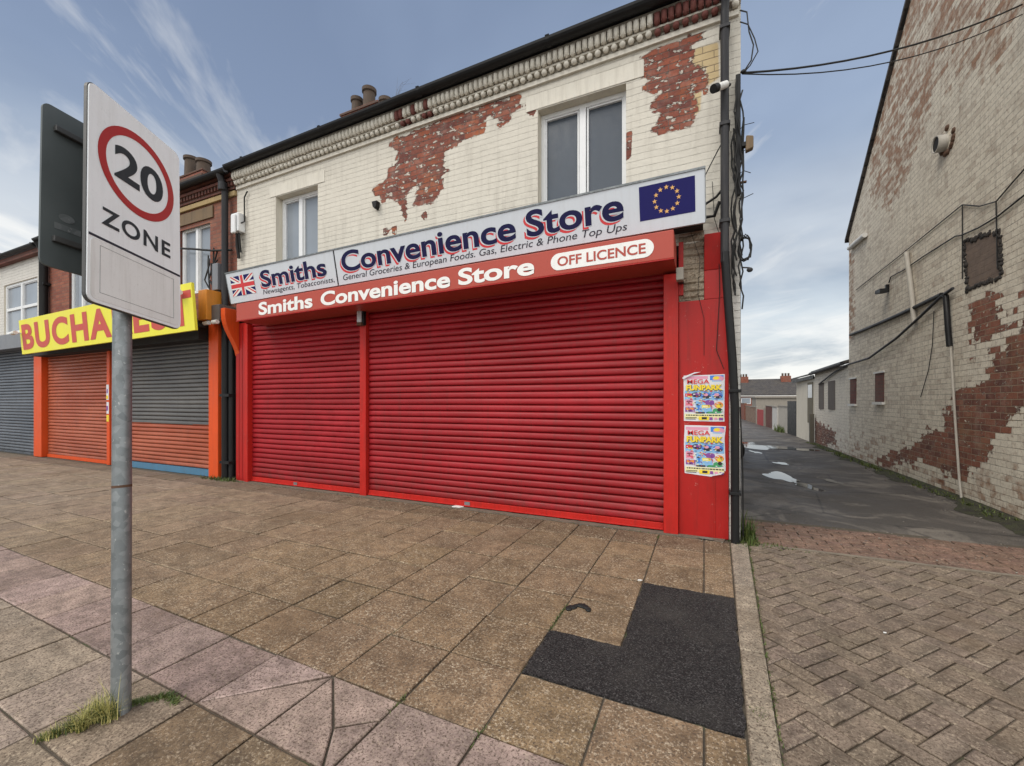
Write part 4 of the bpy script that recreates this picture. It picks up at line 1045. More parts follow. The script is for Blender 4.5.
mb.tube([(0.01, 4.96, 3.57), (0.12, 4.94, 3.62), (0.2, 4.9, 3.7)], 0.014, 5)
mb.tube([(0.02, 4.96, 3.43), (0.1, 4.94, 3.42), (0.15, 4.9, 3.55)], 0.018, 5)
mb.tube([(0.37, 4.96, 0.02), (0.365, 4.94, 0.7), (0.34, 4.93, 1.4)], 0.007, 5)
mb.build('cable', m_cable, cab)
mb = MB(); mb.box(0.30, 4.93, 3.6, 0.345, 4.983, 4.85); mb.build('trunking', m_black, cab, bevel=0.004)
MB().box(0.32, 4.94, 3.72, 0.40, 4.97, 3.735).build('bracket', m_rust, cab)
# CCTV camera
cc = thing('security_camera', 'small white and black security camera fixed to the drainpipe high on the corner', 'camera', (0.16, 4.84, 4.62))
mb = MB(); mb.tube([(0.205, 4.82, 4.70), (0.115, 4.72, 4.625)], 0.036, 12); mb.build('camera_body', m_white, cc)
mb = MB(); mb.tube([(0.12, 4.725, 4.63), (0.085, 4.687, 4.602)], 0.042, 12); mb.build('lens_hood', m_black, cc)
mb = MB(); mb.tube([(0.2, 4.815, 4.70), (0.24, 4.87, 4.72)], 0.018, 8); mb.build('arm', m_black, cc)
fl = thing('floodlight', 'rusty dark floodlight sticking out from the shop corner over the alley', 'light', (0.36, 4.93, 4.1))
mb = MB(); mb.prism([(0.385, 4.0), (0.455, 4.02), (0.455, 4.14), (0.39, 4.16)], 4.86, 4.93); mb.build('lamp_head', m_brownstone, fl, bevel=0.01)
mb = MB(); mb.box(0.355, 4.87, 4.06, 0.399, 4.93, 4.10); mb.build('arm', m_black, fl)
fl2 = thing('alarm_sounder', 'small dark sounder on a short arm low on the shop corner by the sky', 'alarm', (0.36, 4.93, 2.82))
mb = MB(); mb.ball((0.425, 4.91, 2.80), 0.03, 0.03, 0.025); mb.build('sounder', m_pipe, fl2)
mb = MB(); mb.tube([(0.352, 4.93, 2.84), (0.425, 4.91, 2.82)], 0.008, 6); mb.build('arm', m_pipe, fl2)
vt = thing('vent_cap', 'small black cap fixed to the cream wall just left below the long peeled patch', 'vent', (-4.55, 4.98, 4.45))
mb = MB(); mb.prism([(-4.60, 4.50), (-4.50, 4.50), (-4.51, 4.42), (-4.54, 4.38), (-4.58, 4.42)], 4.92, 4.999); mb.build('cap', m_black, vt, bevel=0.006)
# small box under the red sign's right end
jb = thing('junction_box', 'small pale junction box under the right end of the red sign', 'box', (-0.25, 4.9, 2.75))
mb = MB(); mb.box(-0.262, 4.62, 2.70, -0.19, 4.72, 2.83); mb.build('box', m_conc, jb, bevel=0.01)
mb = MB(); mb.box(-0.25, 4.721, 2.74, -0.2, 4.985, 2.78); mb.build('mount', m_pipe, jb)

# overhead cables
def cable(name, label, path, r=0.012, sag=0.0, group=None, mat=None):
    P = []
    for a, b in zip(path, path[1:]):
        for i in range(12):
            t_ = i / 12; p = Vector(a).lerp(Vector(b), t_); p.z -= sag * 4 * t_ * (1 - t_); P.append(p)
    P.append(Vector(path[-1]))
    o_ = MB().tube(P, r, 6).build(name, mat or m_cable); return tag(o_, label, 'cable', group)
cable('overhead_cable', 'thicker of the two black cables across the alley, reaching the frame edge higher', [(0.36, 4.95, 4.86), (3.50, 7.19, 6.26)], 0.010, 0.16)
cable('overhead_cable', 'thinner, lower black cable crossing the alley beneath the thick one', [(0.36, 4.95, 4.85), (3.50, 7.19, 6.14)], 0.006, 0.22)
m_ = MB()
m_.tube([(0.34, 4.93, 5.5), (0.40, 4.92, 5.45), (0.42, 4.93, 5.25), (0.46, 4.93, 5.1), (0.44, 4.93, 4.95), (0.38, 4.94, 4.87)], 0.007, 6)
m_.tube([(0.34, 4.93, 5.38), (0.41, 4.92, 5.32), (0.47, 4.93, 5.16), (0.5, 4.93, 5.02), (0.43, 4.93, 4.9), (0.38, 4.94, 4.86)], 0.006, 6)
m_.ball((0.37, 4.94, 4.865), 0.03, 0.02, 0.02)
tag(m_.build('cable_loop', m_cable), 'drooping cable loops at the top of the shop corner against the sky', 'cable')

# ================================================================== BUCHAREST SHOP NEXT DOOR
buc = thing('brick_shop', 'red brick terraced shop with orange and grey shutters left of the cream one', 'building', (-12, 5, 0))
BX0, BX1 = -15.9, -7.935
mb = MB()
BW = [(-9.78, -8.76, 3.62, 5.0), (-14.6, -13.45, 3.62, 4.95)]
wall_grid('upper_wall', buc, m_brick, BX0, BX1, 3.0, 5.72, 0.3, BW, lambda u, z: (u, 5.003, z), {'peel': lambda P: np.full(len(P), -1.0)})
for q in BW: mb = MB(); reveal(mb, q[0], q[1], q[2], q[3], 5.003, 5.14); mb.build('window_reveal', m_brick_dark, buc)
for q in BW: window(buc, q[0], q[1], q[2], q[3], 5.05, (0.5,), glassm=m_glass_pale)
mb = MB()
mb.box(BX0, 4.955, 5.30, BX1 + 0.0, 5.0, 5.39); mb.build('stone_band', m_stone, buc, bevel=0.006)
for q in BW: mb = MB(); mb.prism([(q[0] - 0.25, 5.03), (q[1] + 0.12, 5.03), (q[1] + 0.12, 5.26), (q[0] - 0.25, 5.26)], 4.975, 5.0); mb.build('lintel', m_brownstone, buc, bevel=0.006)
mb = MB(); mb.box(BX0, 4.955, 5.42, BX1, 5.0, 5.47); mb.box(BX0, 4.9, 5.55, BX1, 5.0, 5.60); mb.box(BX0, 4.87, 5.64, BX1, 5.0, 5.68)
x = BX0
while x < BX1 - 0.06: mb.box(x, 4.92, 5.472, x + 0.05, 5.0, 5.548); x += 0.1
mb.build('cornice', m_brick_dark, buc)
gutter(buc, BX0, BX1 - 0.01, 4.80, 5.70, 0.07)
mb = MB(); mb.box(BX0, 4.84, 5.685, BX1, 4.865, 5.8); mb.build('fascia_board', m_black, buc)
roof(buc, BX0, BX1 - 0.02, 5.003, 14.8, 5.80, 9.52)
mb = MB(); mb.quad((BX0, 14.8, -0.3), (BX1, 14.8, -0.3), (BX1, 14.8, 5.78), (BX0, 14.8, 5.78)); mb.build('rear_wall', m_brick, buc)
mb = MB(); mb.box(BX0, 5.10, -0.2, BX1, 5.2, 3.0); mb.build('shopfront_backing', m_dark, buc)
roller('roller_shutter', buc, m_orshut, -15.84, -12.56, 5.04, 0.06, 3.0, 0.085)
roller('roller_shutter', buc, None, -12.42, -8.605, 5.04, 0.13, 3.0, 0.085, zsplit=0.99, mats=[m_greyshut, m_orshut])
for xa, xb in ((-15.83, -12.57),):
    mb = MB(); mb.box(xa, 5.0, 0.0, xb, 5.05, 0.075); mb.build('bottom_rail', m_orange, buc)
mb = MB(); mb.box(-12.41, 4.99, 0.0, -8.61, 5.05, 0.125); mb.build('bottom_rail', m_bluestrip, buc)
mb = MB(); mb.box(-8.60, 4.88, 0.0, -8.31, 5.09, 2.945); mb.build('pilaster', m_orange, buc, bevel=0.008)
mb = MB(); mb.box(-16.32, 4.90, 0.0, -15.86, 5.09, 2.9); mb.build('pilaster', m_orange, buc, bevel=0.008)
mb = MB(); mb.box(-12.555, 4.93, 0.0, -12.425, 5.07, 2.85); mb.build('pilaster', m_orange, buc, bevel=0.006)
mb = MB(); mb.box(-8.45, 4.62, 2.95, -8.20, 4.99, 3.5); mb.build('box_end', paint('amber', (0.6, 0.22, 0.02), 0.5, 0.15, 0.3), buc, bevel=0.006)
mb = MB(); mb.box(-8.195, 4.70, 2.93, -7.96, 4.99, 3.22); mb.build('shutter_box', paint('brown_box', (0.09, 0.075, 0.07), 0.6, 0.2, 0.3), buc, bevel=0.006)
mb = MB(); mb.box(-15.8, 4.72, 2.63, -8.62, 4.99, 3.02); mb.build('shutter_housing', m_dark, buc)
# stuck flyers on the middle pilaster
mb = MB(); mb.box(-12.55, 4.924, 1.5, -12.44, 4.928, 1.85, 0); mb.box(-12.54, 4.924, 1.18, -12.44, 4.928, 1.45, 0); mb.box(-12.54, 4.922, 1.25, -12.47, 4.9235, 1.36, 1); mb.box(-12.545, 4.922, 1.52, -12.46, 4.9235, 1.6, 2); mb.box(-12.54, 4.924, 1.0, -12.44, 4.928, 1.15, 2)
mb.box(-12.53, 4.922, 1.65, -12.48, 4.9235, 1.75, 1)
tag(mb.build('flyer_sheets', [pm_[0], pm_[5], pm_[2]]), 'small flyers pasted on the narrow orange post left of the grey shutter', 'posters')
ys_ = thing('shop_sign', 'bright yellow sign reading BUCHAREST in red above the orange shutter', 'sign', (-8.14, 4.40, 2.715), (R(4), -0.013, 0))
MY = wmat(ys_)
mb = MB(); lbox(mb, MY, -7.16, 0, 0, 0.0, 0.05, 0.83); mb.build('board', m_yellow, ys_, bevel=0.004)
lettering('lettering', 'BUCHAREST', m_rose, ys_, -7.04, -0.03, 0.10, 0.61, -0.004, bold=0.04, M=MY, space=1.16)
for x in (-6.8, -3.6, -0.3): mb = MB(); lbox(mb, MY, x, 0.06, 0.1, x + 0.05, 0.33, 0.16); mb.build('support_bracket', m_dark, ys_)
def spot(loc, label):
    s_ = thing('spotlight', label, 'light', loc, group='small spotlights on the yellow sign')
    x, y, z = loc
    mb = MB(); mb.tube([(x, y + 0.12, z), (x, y - 0.1, z + 0.02)], 0.012, 6); mb.build('arm', m_white, s_)
    mb = MB(); mb.tube([(x - 0.1, y - 0.14, z), (x + 0.1, y - 0.14, z + 0.01)], 0.045, 10); mb.build('lamp_head', m_white, s_)
spot((-8.42, 4.40, 3.36), 'white spotlight on the yellow board\'s right end'); 
spot((-15.22, 4.38, 3.12), 'white spotlight on the yellow board\'s left end')
for x, lb in ((-8.30, 'left of the two white downlights under the brown shutter box'), (-8.05, 'right of the two white downlights under the brown shutter box')):
    s_ = thing('downlight', lb, 'light', (x, 4.7, 2.93), group='downlights under the shutter box')
    MB().tube([(x - 0.07, 4.68, 2.90), (x + 0.07, 4.68, 2.90)], 0.038, 10).build('lamp_head', m_white, s_)
    MB().tube([(x, 4.68, 2.93), (x, 4.72, 2.96)], 0.015, 6).build('mount', m_pipe, s_)
# pipes between the shops
d2 = thing('drainpipe', 'slim grey drainpipe on the brick shop beside the white telecom box', 'drainpipe', (-8.13, 4.9, 3))
mb = MB(); mb.tube([(-8.13, 4.80, 5.66), (-8.13, 4.86, 5.5), (-8.13, 4.9, 5.4), (-8.13, 4.9, 3.05)], 0.055, 10); mb.build('pipe', m_pipe, d2)
mb = MB(); mb.tube([(-8.13, 4.86, 5.52), (-8.13, 4.86, 5.38)], 0.075, 10); mb.build('hopper', m_pipe, d2)
d3 = thing('drainpipe', 'black drainpipe at pavement level between the orange and red pilasters', 'drainpipe', (-8.1, 4.93, 0))
MB().tube([(-8.16, 4.9, 3.05), (-8.16, 4.93, 2.8), (-8.16, 4.93, 0)], 0.065, 10).build('pipe', m_black, d3); MB().tube([(-8.03, 4.96, 2.6), (-8.03, 4.96, 0)], 0.05, 8).build('pipe', m_black, d3)
for z in (1.55, 0.3): MB().box(-8.24, 4.87, z, -7.97, 4.99, z + 0.05).build('pipe_clip', m_black, d3)
tb = thing('telecom_box', 'white cable junction box high on the corner between the two shops', 'box', (-7.78, 4.95, 4.7))
mb = MB(); mb.box(-7.90, 4.86, 4.56, -7.68, 4.999, 4.90); mb.box(-7.84, 4.82, 4.52, -7.72, 4.858, 4.86); mb.build('box', m_upvc, tb, bevel=0.02)
mb = MB(); mb.tube([(-7.7, 4.9, 4.7), (-7.64, 4.95, 4.75), (-7.66, 4.96, 5.2), (-7.58, 4.965, 5.3)], 0.012, 6); mb.tube([(-7.77, 4.9, 4.54), (-7.82, 4.93, 4.35), (-7.8, 4.95, 4.1)], 0.03, 6); mb.tube([(-7.72, 4.9, 4.54), (-7.75, 4.95, 4.2)], 0.02, 6); mb.build('cable', m_cable, tb)
mt = thing('meter_box', 'grey meter box with tangled wires on red brick under the slim drainpipe', 'box', (-8.33, 4.9, 3.7))
mb = MB(); mb.box(-8.42, 4.84, 3.55, -8.25, 5.0, 4.05); mb.build('box', m_greyfas, mt, bevel=0.01)
mb = MB(); rr = random.Random(9)
for k in range(6):
    x0 = rr.uniform(-8.7, -8.3); mb.tube([(x0 + rr.uniform(-.1, .1), 4.94, 4.4 - 0.2 * k * 0.3), (x0, 4.92, 4.1), (x0 + rr.uniform(-.15, .15), 4.9, 3.8), (x0 + rr.uniform(0, .3), 4.88, 3.5), (x0 + rr.uniform(-.2, .4), 4.85, 3.35)], 0.014, 5)
mb.tube([(-9.9, 4.93, 4.6), (-9.2, 4.9, 4.47), (-8.5, 4.9, 4.33), (-8.0, 4.94, 4.28)], 0.02, 6)
mb.build('cable', m_cable, mt)
# far left shop
fls = thing('white_shop', 'white painted shop with slate grey shutter at the far left edge', 'building', (-20, 5, 0))
FX0, FX1 = -26.0, -15.91
FW = [(-18.62, -16.4, 3.4, 4.85), (-24.0, -22.0, 3.4, 4.85)]
wall_grid('upper_wall', fls, m_white_brick, FX0, FX1, 3.2, 5.55, 0.3, FW, lambda u, z: (u, 4.995, z), {'peel': lambda P: np.full(len(P), -1.0)})
for q in FW: mb = MB(); reveal(mb, q[0], q[1], q[2], q[3], 4.995, 5.14); mb.build('window_reveal', m_render, fls)
for q in FW: window(fls, q[0], q[1], q[2], q[3], 5.03, (0.5,), (0.5,), glassm=m_glass_pale, fr=0.07)
mb = MB(); mb.box(FX0, 4.86, 5.40, FX1, 4.995, 5.53); mb.build('eaves_board', m_brick_dark, fls)
gutter(fls, FX0, FX1, 4.80, 5.60, 0.07)
roof(fls, FX0, FX1 - 0.02, 5.003, 14.8, 5.70, 9.42)
chimney(fls, -19.2, -17.3, 9.6, 10.3, 8.6, 10.25, [(-18.55, 9.9, 0.85, 0.24), (-17.75, 9.9, 0.55, 0.24)])
mb = MB(); mb.box(FX0, 5.10, -0.2, FX1, 5.2, 3.2); mb.build('shopfront_backing', m_dark, fls)
roller('roller_shutter', fls, m_slate_shut, -23.5, -16.36, 5.04, 0.06, 3.05, 0.085)
mb = MB(); mb.box(-26, 4.7, 2.9, -15.95, 4.99, 3.3); mb.build('fascia', m_greyfas, fls, bevel=0.006)
mb = MB(); mb.box(-26, 4.9, 0, -23.51, 5.09, 2.9); mb.build('pilaster', m_greyfas, fls)
mb = MB(); mb.box(-23.5, 5.0, 0.0, -16.36, 5.05, 0.06); mb.build('bottom_rail', m_slate_shut, fls)
d4 = thing('drainpipe', 'black drainpipe on the boundary between the brick shop and the white shop', 'drainpipe', (-15.75, 4.9, 3))
mb = MB(); mb.tube([(-15.72, 4.80, 5.62), (-15.72, 4.9, 5.4), (-15.72, 4.9, 3.3)], 0.09, 10); mb.build('pipe', m_black, d4)
mb = MB(); mb.box(-15.86, 4.85, 4.5, -15.58, 4.99, 4.56); mb.build('pipe_clip', m_black, d4)

# ================================================================== CORNER HOUSE ACROSS THE ALLEY
WX = lambda y: 3.3 + 0.03 * y
hs = thing('gable_house', 'tall gable end house of weathered painted brick right of the alley', 'building', (3.6, 9.9, 0))
RP = [(6.0, 3.3), (7.19, 2.77), (7.23, 2.58), (7.34, 2.44), (7.34, 2.32), (7.59, 2.33), (7.61, 2.17), (7.72, 2.14), (7.9, 2.11), (7.94, 1.87), (8.06, 1.74), (8.4, 1.68), (8.88, 1.57), (8.93, 1.44), (9.2, 1.2), (9.26, 1.04), (9.86, 0.92), (10.14, 0.75), (11.07, 0.47), (12.26, 0.2), (12.46, 0.0), (11.75, 0.05), (11.07, 0.15), (10.38, 0.3), (9.63, 0.39), (9.27, 0.23), (8.84, 0.17), (8.49, 0.28), (8.35, 0.47), (7.99, 0.72), (7.71, 0.99), (7.42, 1.16), (7.19, 1.27), (6.2, 1.6)]
CEM = [[(8.57, 3.86), (7.67, 3.70), (7.63, 3.09), (8.46, 3.11)]]
BARE = [[(8.38, 2.88), (8.14, 2.95), (7.83, 2.85), (7.63, 2.71), (7.6, 2.36), (7.9, 2.23), (8.0, 2.3), (8.33, 2.2), (8.4, 2.51)]]
STAIN = [[(11.63, 8.5), (10.52, 9.3), (9.9, 9.8), (6.5, 7.2), (7.19, 6.31), (7.67, 5.93), (8.69, 6.37), (9.52, 6.77), (10.34, 6.19), (11.45, 5.63), (12.97, 6.39), (12.9, 7.6)]]
EDGE = [[(14.83, 6.0), (14.3, 5.2), (14.35, 3.2), (14.83, 3.2)]]
eave_z, apex_z, ym_ = 6.1, 9.6, 9.92
def top(y): return eave_z + (apex_z - eave_z) * (1 - abs(y - ym_) / 4.91)
U = np.linspace(5.0, 14.83, 190); NZ = 150
P = []; V = []
for j in range(NZ + 1):
    for y in U:
        z = -0.5 + (top(y) + 0.5) * j / NZ; P.append((y, z)); V.append((WX(y), y, z))
P = np.array(P); nu = len(U)
mb = MB(); mb.add(V, [(j * nu + i, j * nu + nu + i, j * nu + nu + i + 1, j * nu + i + 1) for j in range(NZ) for i in range(nu - 1)])
worn = np.clip(np.clip(sdist(P, STAIN) * 1.2 + 0.25, -0.2, 0.38), -1, 1); worn = np.maximum(worn, np.clip(sdist(P, EDGE) * 2 + 0.25, -0.2, 0.5))
low_ = np.clip(0.35 - P[:, 1] * 0.6, -0.25, 0.3); worn = np.maximum(worn, low_)
mb.build('gable_wall', m_gable, hs, attrs={'peel': np.clip(sdist(P, [RP] + BARE), -0.8, 0.8), 'worn': worn, 'cement': np.clip(sdist(P, CEM), -1, 1), 'ochre': np.full(len(P), -1.0)})
mb = MB(); mb.quad((WX(5), 5, -0.3), (12, 5, -0.3), (12, 5, 6.1), (WX(5), 5, 6.1)); mb.quad((WX(14.83), 14.83, -0.6), (WX(14.83), 14.83, 6.1), (12, 14.83, 6.1), (12, 14.83, -0.6))
mb.build('outer_walls', m_brick, hs)
mb = MB()
sl_ = (apex_z - eave_z) / 4.91
for sgn in (-1, 1):
    ye = ym_ + sgn * 5.05; ze = apex_z - sl_ * 5.05 + 0.02
    a = [(WX(ym_) - 0.07, ym_, apex_z + 0.03), (12, ym_, apex_z + 0.03), (12, ye, ze), (WX(ye) - 0.07, ye, ze)]
    b = [(p[0], p[1], p[2] + 0.09) for p in a]
    mb.add(a + b, [(0, 1, 2, 3), (7, 6, 5, 4), (0, 3, 7, 4), (1, 5, 6, 2), (2, 6, 7, 3)])
mb.build('roof', m_roof, hs)
mb = MB()
for sgn in (1,):
    mb.tube([(WX(14.9) - 0.03, 14.96, eave_z - 0.02), (8, 14.96, eave_z - 0.02)], 0.06, 8)
mb.build('gutter', m_black, hs)
# rough edges round the blocked opening
mb = MB(); rr = random.Random(2); q = CEM[0]
for a, b in zip(q, q[1:] + q[:1]):
    n = 24
    for i in range(n):
        t = (i + rr.random() * 0.6) / n; y = a[0] + (b[0] - a[0]) * t; z = a[1] + (b[1] - a[1]) * t
        mb.ball((WX(y) - 0.002, y + rr.gauss(0, 0.012), z + rr.gauss(0, 0.012)), 0.012 + rr.random() * 0.012, 0.02 + rr.random() * 0.045, 0.015 + rr.random() * 0.03, 6, 4)
mb.build('blocked_window', paint('dark_mortar', (0.035, 0.03, 0.027), 0.95, 0.3, 0.3, bump=0.5), hs)
def slot(y0, y1, z0, z1):
    mb = MB()
    mb.box(WX(y0) - 0.012, y0, z0, WX(y0) + 0.02, y1, z1, 0)
    mb.box(WX(y0) - 0.06, y0 - 0.05, z0 - 0.06, WX(y0), y1 + 0.05, z0 - 0.002, 1)
    mb.box(WX(y0) - 0.03, y0 - 0.05, z1 + 0.002, WX(y0), y1 + 0.05, z1 + 0.04, 1)
    mb.build('slot_window', [m_brick_dark, m_white], hs)
slot(11.98, 12.5, 1.45, 2.11); slot(14.1, 14.6, 1.40, 2.08)
# things fixed to it
m_dull = paint('dull_white_pipe', (0.42, 0.39, 0.34), 0.6, 0.15, 0.4, (0.2, 0.17, 0.13), scale=8)
def on(pts, off=0.03): return [(WX(y) - off, y, z) for y, z in pts]
tag(MB().tube(on([(14.52, 3.31), (13.4, 3.27), (12.26, 3.24), (11.2, 3.22), (10.12, 3.21), (9.17, 3.21)], 0.04), 0.035, 6).build('lagged_pipe', m_black), 'thick straight black pipe running level along the gable wall', 'pipe')
cable('sagging_cable', 'thick sagging cable slung from the gable wall to the low outbuildings', on([(8.75, 3.21), (9.17, 3.16), (9.91, 2.99), (11.07, 2.75), (12.82, 2.51), (14.72, 2.5), (16.31, 2.38), (18.49, 2.1)], 0.06), 0.024, 0.0, mat=m_pipe)
cable('wall_cable', 'upper thin cable stapled level across the gable wall ending at the picture edge', on([(14.05, 4.45), (11.07, 4.42), (8.57, 4.42), (8.1, 4.2), (7.71, 4.1), (7.36, 4.19), (6.9, 4.3)], 0.02), 0.009)
cable('wall_cable', 'lower wavy cable from the black floodlight across the gable wall', on([(11.63, 4.02), (11.51, 4.12), (10.81, 4.07), (9.91, 4.06), (8.78, 4.02), (8.6, 3.97), (8.14, 3.91), (7.67, 3.89), (6.9, 3.95)], 0.02), 0.011)
cable('drop_cable', 'straight short wire down to the left edge of the dark blocked window', on([(8.57, 4.42), (8.57, 3.3)], 0.02), 0.007)
cable('drop_cable', 'short wire down to the right edge of the dark blocked window', on([(7.71, 4.1), (7.68, 3.2)], 0.02), 0.007)
cable('hanging_wire', 'loose thin wire hanging in a curve below the black pipe', on([(9.5, 3.0), (9.52, 2.85), (9.56, 2.43), (9.71, 2.01), (10.03, 1.54)], 0.02), 0.006)
tag(MB().tube(on([(10.59, 4.35), (10.38, 3.66), (10.21, 2.93)], 0.05), 0.042, 8).build('waste_pipe', m_dull), 'stout slightly leaning white pipe on the upper gable wall', 'pipe')
wp = thing('downpipe', 'thin white downpipe with a black top reaching the ground by the bare bricks', 'pipe', (WX(8.8) - 0.04, 8.8, 0))
MB().tube(on([(9.05, 3.18), (9.0, 3.14), (8.93, 2.61), (8.88, 2.33)], 0.05), 0.04, 8).build('top_pipe', m_black, wp)
MB().tube(on([(8.88, 2.36), (8.73, 1.17), (8.6, 0.24), (8.53, -0.05)], 0.04), 0.017, 8).build('lower_pipe', m_dull, wp)
tag(MB().tube(on([(14.52, 5.72), (13.13, 5.6)], 0.06), 0.06, 8).build('pipe_stub', m_white), 'short white pipe stub under the gable roof edge', 'pipe')
du = thing('flue_duct', 'round white flue sticking out high on the gable wall with rusty brick around', 'duct', (WX(9.07), 9.07, 5.67))
y, z = 9.15, 5.67; x = WX(y)
mb = MB(); n = 24
vs = [(xx, y + rr_ * math.cos(2 * math.pi * i / n), z + rr_ * math.sin(2 * math.pi * i / n)) for xx, rr_ in ((x + 0.02, 0.13), (x - 0.13, 0.13), (x - 0.13, 0.116), (x - 0.03, 0.116)) for i in range(n)]
mb.add(vs, [(k * n + i, k * n + (i + 1) % n, (k + 1) * n + (i + 1) % n, (k + 1) * n + i) for k in range(3) for i in range(n)], 0, True); mb.build('duct', m_dull, du)
mb = MB(); mb.tube([(x - 0.112, y, z), (x - 0.09, y, z)], 0.1155, 24); mb.build('duct_throat', m_dark, du)
mb = MB(); rr = random.Random(5)
for i in range(16):
    a = rr.uniform(0, 6.28); mb.ball((x - 0.01, y - 0.08 + 0.2 * math.cos(a), z + 0.2 * math.sin(a)), 0.03, 0.06, 0.05, 6, 4)
mb.build('mortar_collar', m_rust, du)
fd = thing('floodlight', 'small black floodlight on the gable wall at the end of the wavy cable', 'light', (WX(11.69), 11.69, 3.88))
y, z = 11.69, 3.86; x = WX(y)
mb = MB(); mb.prism([(y - 0.16, z - 0.06), (y + 0.16, z - 0.02), (y + 0.14, z + 0.06), (y - 0.14, z + 0.04)], x - 0.2, x - 0.06, plane='yz'); mb.build('lamp_head', m_black, fd, bevel=0.01)
mb = MB(); mb.box(x - 0.06, y - 0.03, z - 0.02, x + 0.0, y + 0.03, z + 0.14); mb.build('bracket', m_black, fd)

m_outb = brick('painted_brick_outbuilding', (0.78, 0.72, 0.61), b1=(0.10, 0.034, 0.025), b2=(0.25, 0.095, 0.06), mortar=(0.36, 0.27, 0.18), bw=0.235, bh=0.088, peel=True, amp=0.4, steps=0.3, paintvar=0.1, grimek=0.3, joint=0.7, flake=0.60, orange=(0.27, 0.14, 0.07), jointall=0.3, stain=(0.25, 0.13, 0.08))
# low outbuildings behind it
ext = thing('outbuilding', 'low white brick outbuilding joined to the back of the gable house', 'building', (3.8, 17, 0))
U = np.linspace(14.835, 19.6, 90); P = []; V = []; NZ = 50
for j in range(NZ + 1):
    for y in U: z = -0.7 + 3.24 * j / NZ; P.append((y, z)); V.append((WX(y), y, z))
P = np.array(P); nu = len(U)
mb = MB(); mb.add(V, [(j * nu + i, j * nu + nu + i, j * nu + nu + i + 1, j * nu + i + 1) for j in range(NZ) for i in range(nu - 1)])
S2 = [[(19.6, 0.75), (19.0, 0.62), (17.7, 0.6), (16.6, 0.45), (16.2, 0.2), (17.4, -0.1), (19.6, -0.1)]]
mb.build('wall', m_outb, ext, attrs={'peel': np.clip(sdist(P, S2), -0.8, 0.8) + 0.02, 'worn': np.clip(0.25 - P[:, 1] * 0.5, -0.3, 0.3), 'cement': np.full(len(P), -1.0), 'ochre': np.full(len(P), -1.0)})
mb = MB(); mb.quad((WX(19.6), 19.6, -0.7), (9, 19.6, -0.7), (9, 19.6, 4.0), (WX(19.6), 19.6, 2.52)); mb.build('end_wall', m_white_brick, ext)
mb = MB(); a = [(WX(14.84) - 0.12, 14.84, 2.56), (WX(19.65) - 0.12, 19.65, 2.56), (9, 19.65, 4.1), (9, 14.84, 4.1)]
mb.add(a + [(p[0], p[1], p[2] + 0.07) for p in a], [(0, 1, 2, 3), (7, 6, 5, 4), (0, 4, 5, 1), (1, 5, 6, 2), (0, 3, 7, 4)])
mb.build('roof', m_roof, ext)
mb = MB(); mb.tube([(WX(14.9) - 0.14, 14.9, 2.56), (WX(19.65) - 0.14, 19.65, 2.54)], 0.06, 8); mb.build('gutter', m_pipe, ext)
for y0, y1 in ((16.4, 17.2), (18.0, 18.7)): MB().box(WX(y0) - 0.015, y0, 1.2, WX(y0) + 0.03, y1, 2.14).build('blocked_window', m_cementpatch, ext)
tag(MB().box(WX(19.5) - 0.2, 19.35, -0.5, WX(19.5) - 0.06, 19.5, 1.0).build('timber_post', paint('grey_timber', (0.11, 0.10, 0.08), 0.9, 0.3, 0.4), bevel=0.01), 'weathered grey timber post against the outbuilding wall', 'post')
ob = thing('rendered_outbuilding', 'smooth cream rendered outbuilding with a boarded window, farther down the alley', 'building', (4, 22, 0))
OX = lambda y: WX(y) + 0.02
mb = MB(); mb.add([(OX(19.62), 19.62, -0.7), (OX(24.05), 24.05, -0.7), (OX(24.05), 24.05, 2.5), (OX(19.62), 19.62, 2.44)], [(0, 1, 2, 3)]); mb.build('wall', m_render, ob)
mb = MB(); mb.quad((OX(24.05), 24.05, -0.7), (9, 24.05, -0.7), (9, 24.05, 3.6), (OX(24.05), 24.05, 2.5)); mb.build('end_wall', m_render, ob)
mb = MB(); a = [(OX(19.66) - 0.15, 19.66, 2.5), (OX(24.2) - 0.15, 24.2, 2.54), (9, 24.2, 3.9), (9, 19.66, 3.9)]
mb.add(a + [(p[0], p[1], p[2] + 0.06) for p in a], [(0, 1, 2, 3), (7, 6, 5, 4), (0, 4, 5, 1), (1, 5, 6, 2), (0, 3, 7, 4)]); mb.build('roof', m_roof, ob)
mb = MB(); mb.box(OX(22) - 0.13, 19.7, 2.36, OX(22) - 0.09, 24.1, 2.5); mb.build('eaves_board', m_black, ob)
mb = MB(); x = OX(20.4); mb.box(x - 0.03, 20.0, 0.6, x + 0.02, 20.95, 2.25, 0); w_ = mb.build('window_frame', paint('drab_board', (0.16, 0.14, 0.1), 0.9, 0.3, 0.4), ob)
mb = MB(); mb.box(x - 0.036, 20.1, 1.62, x - 0.0305, 20.85, 2.15); mb.build('pane', m_glass_pale, w_)
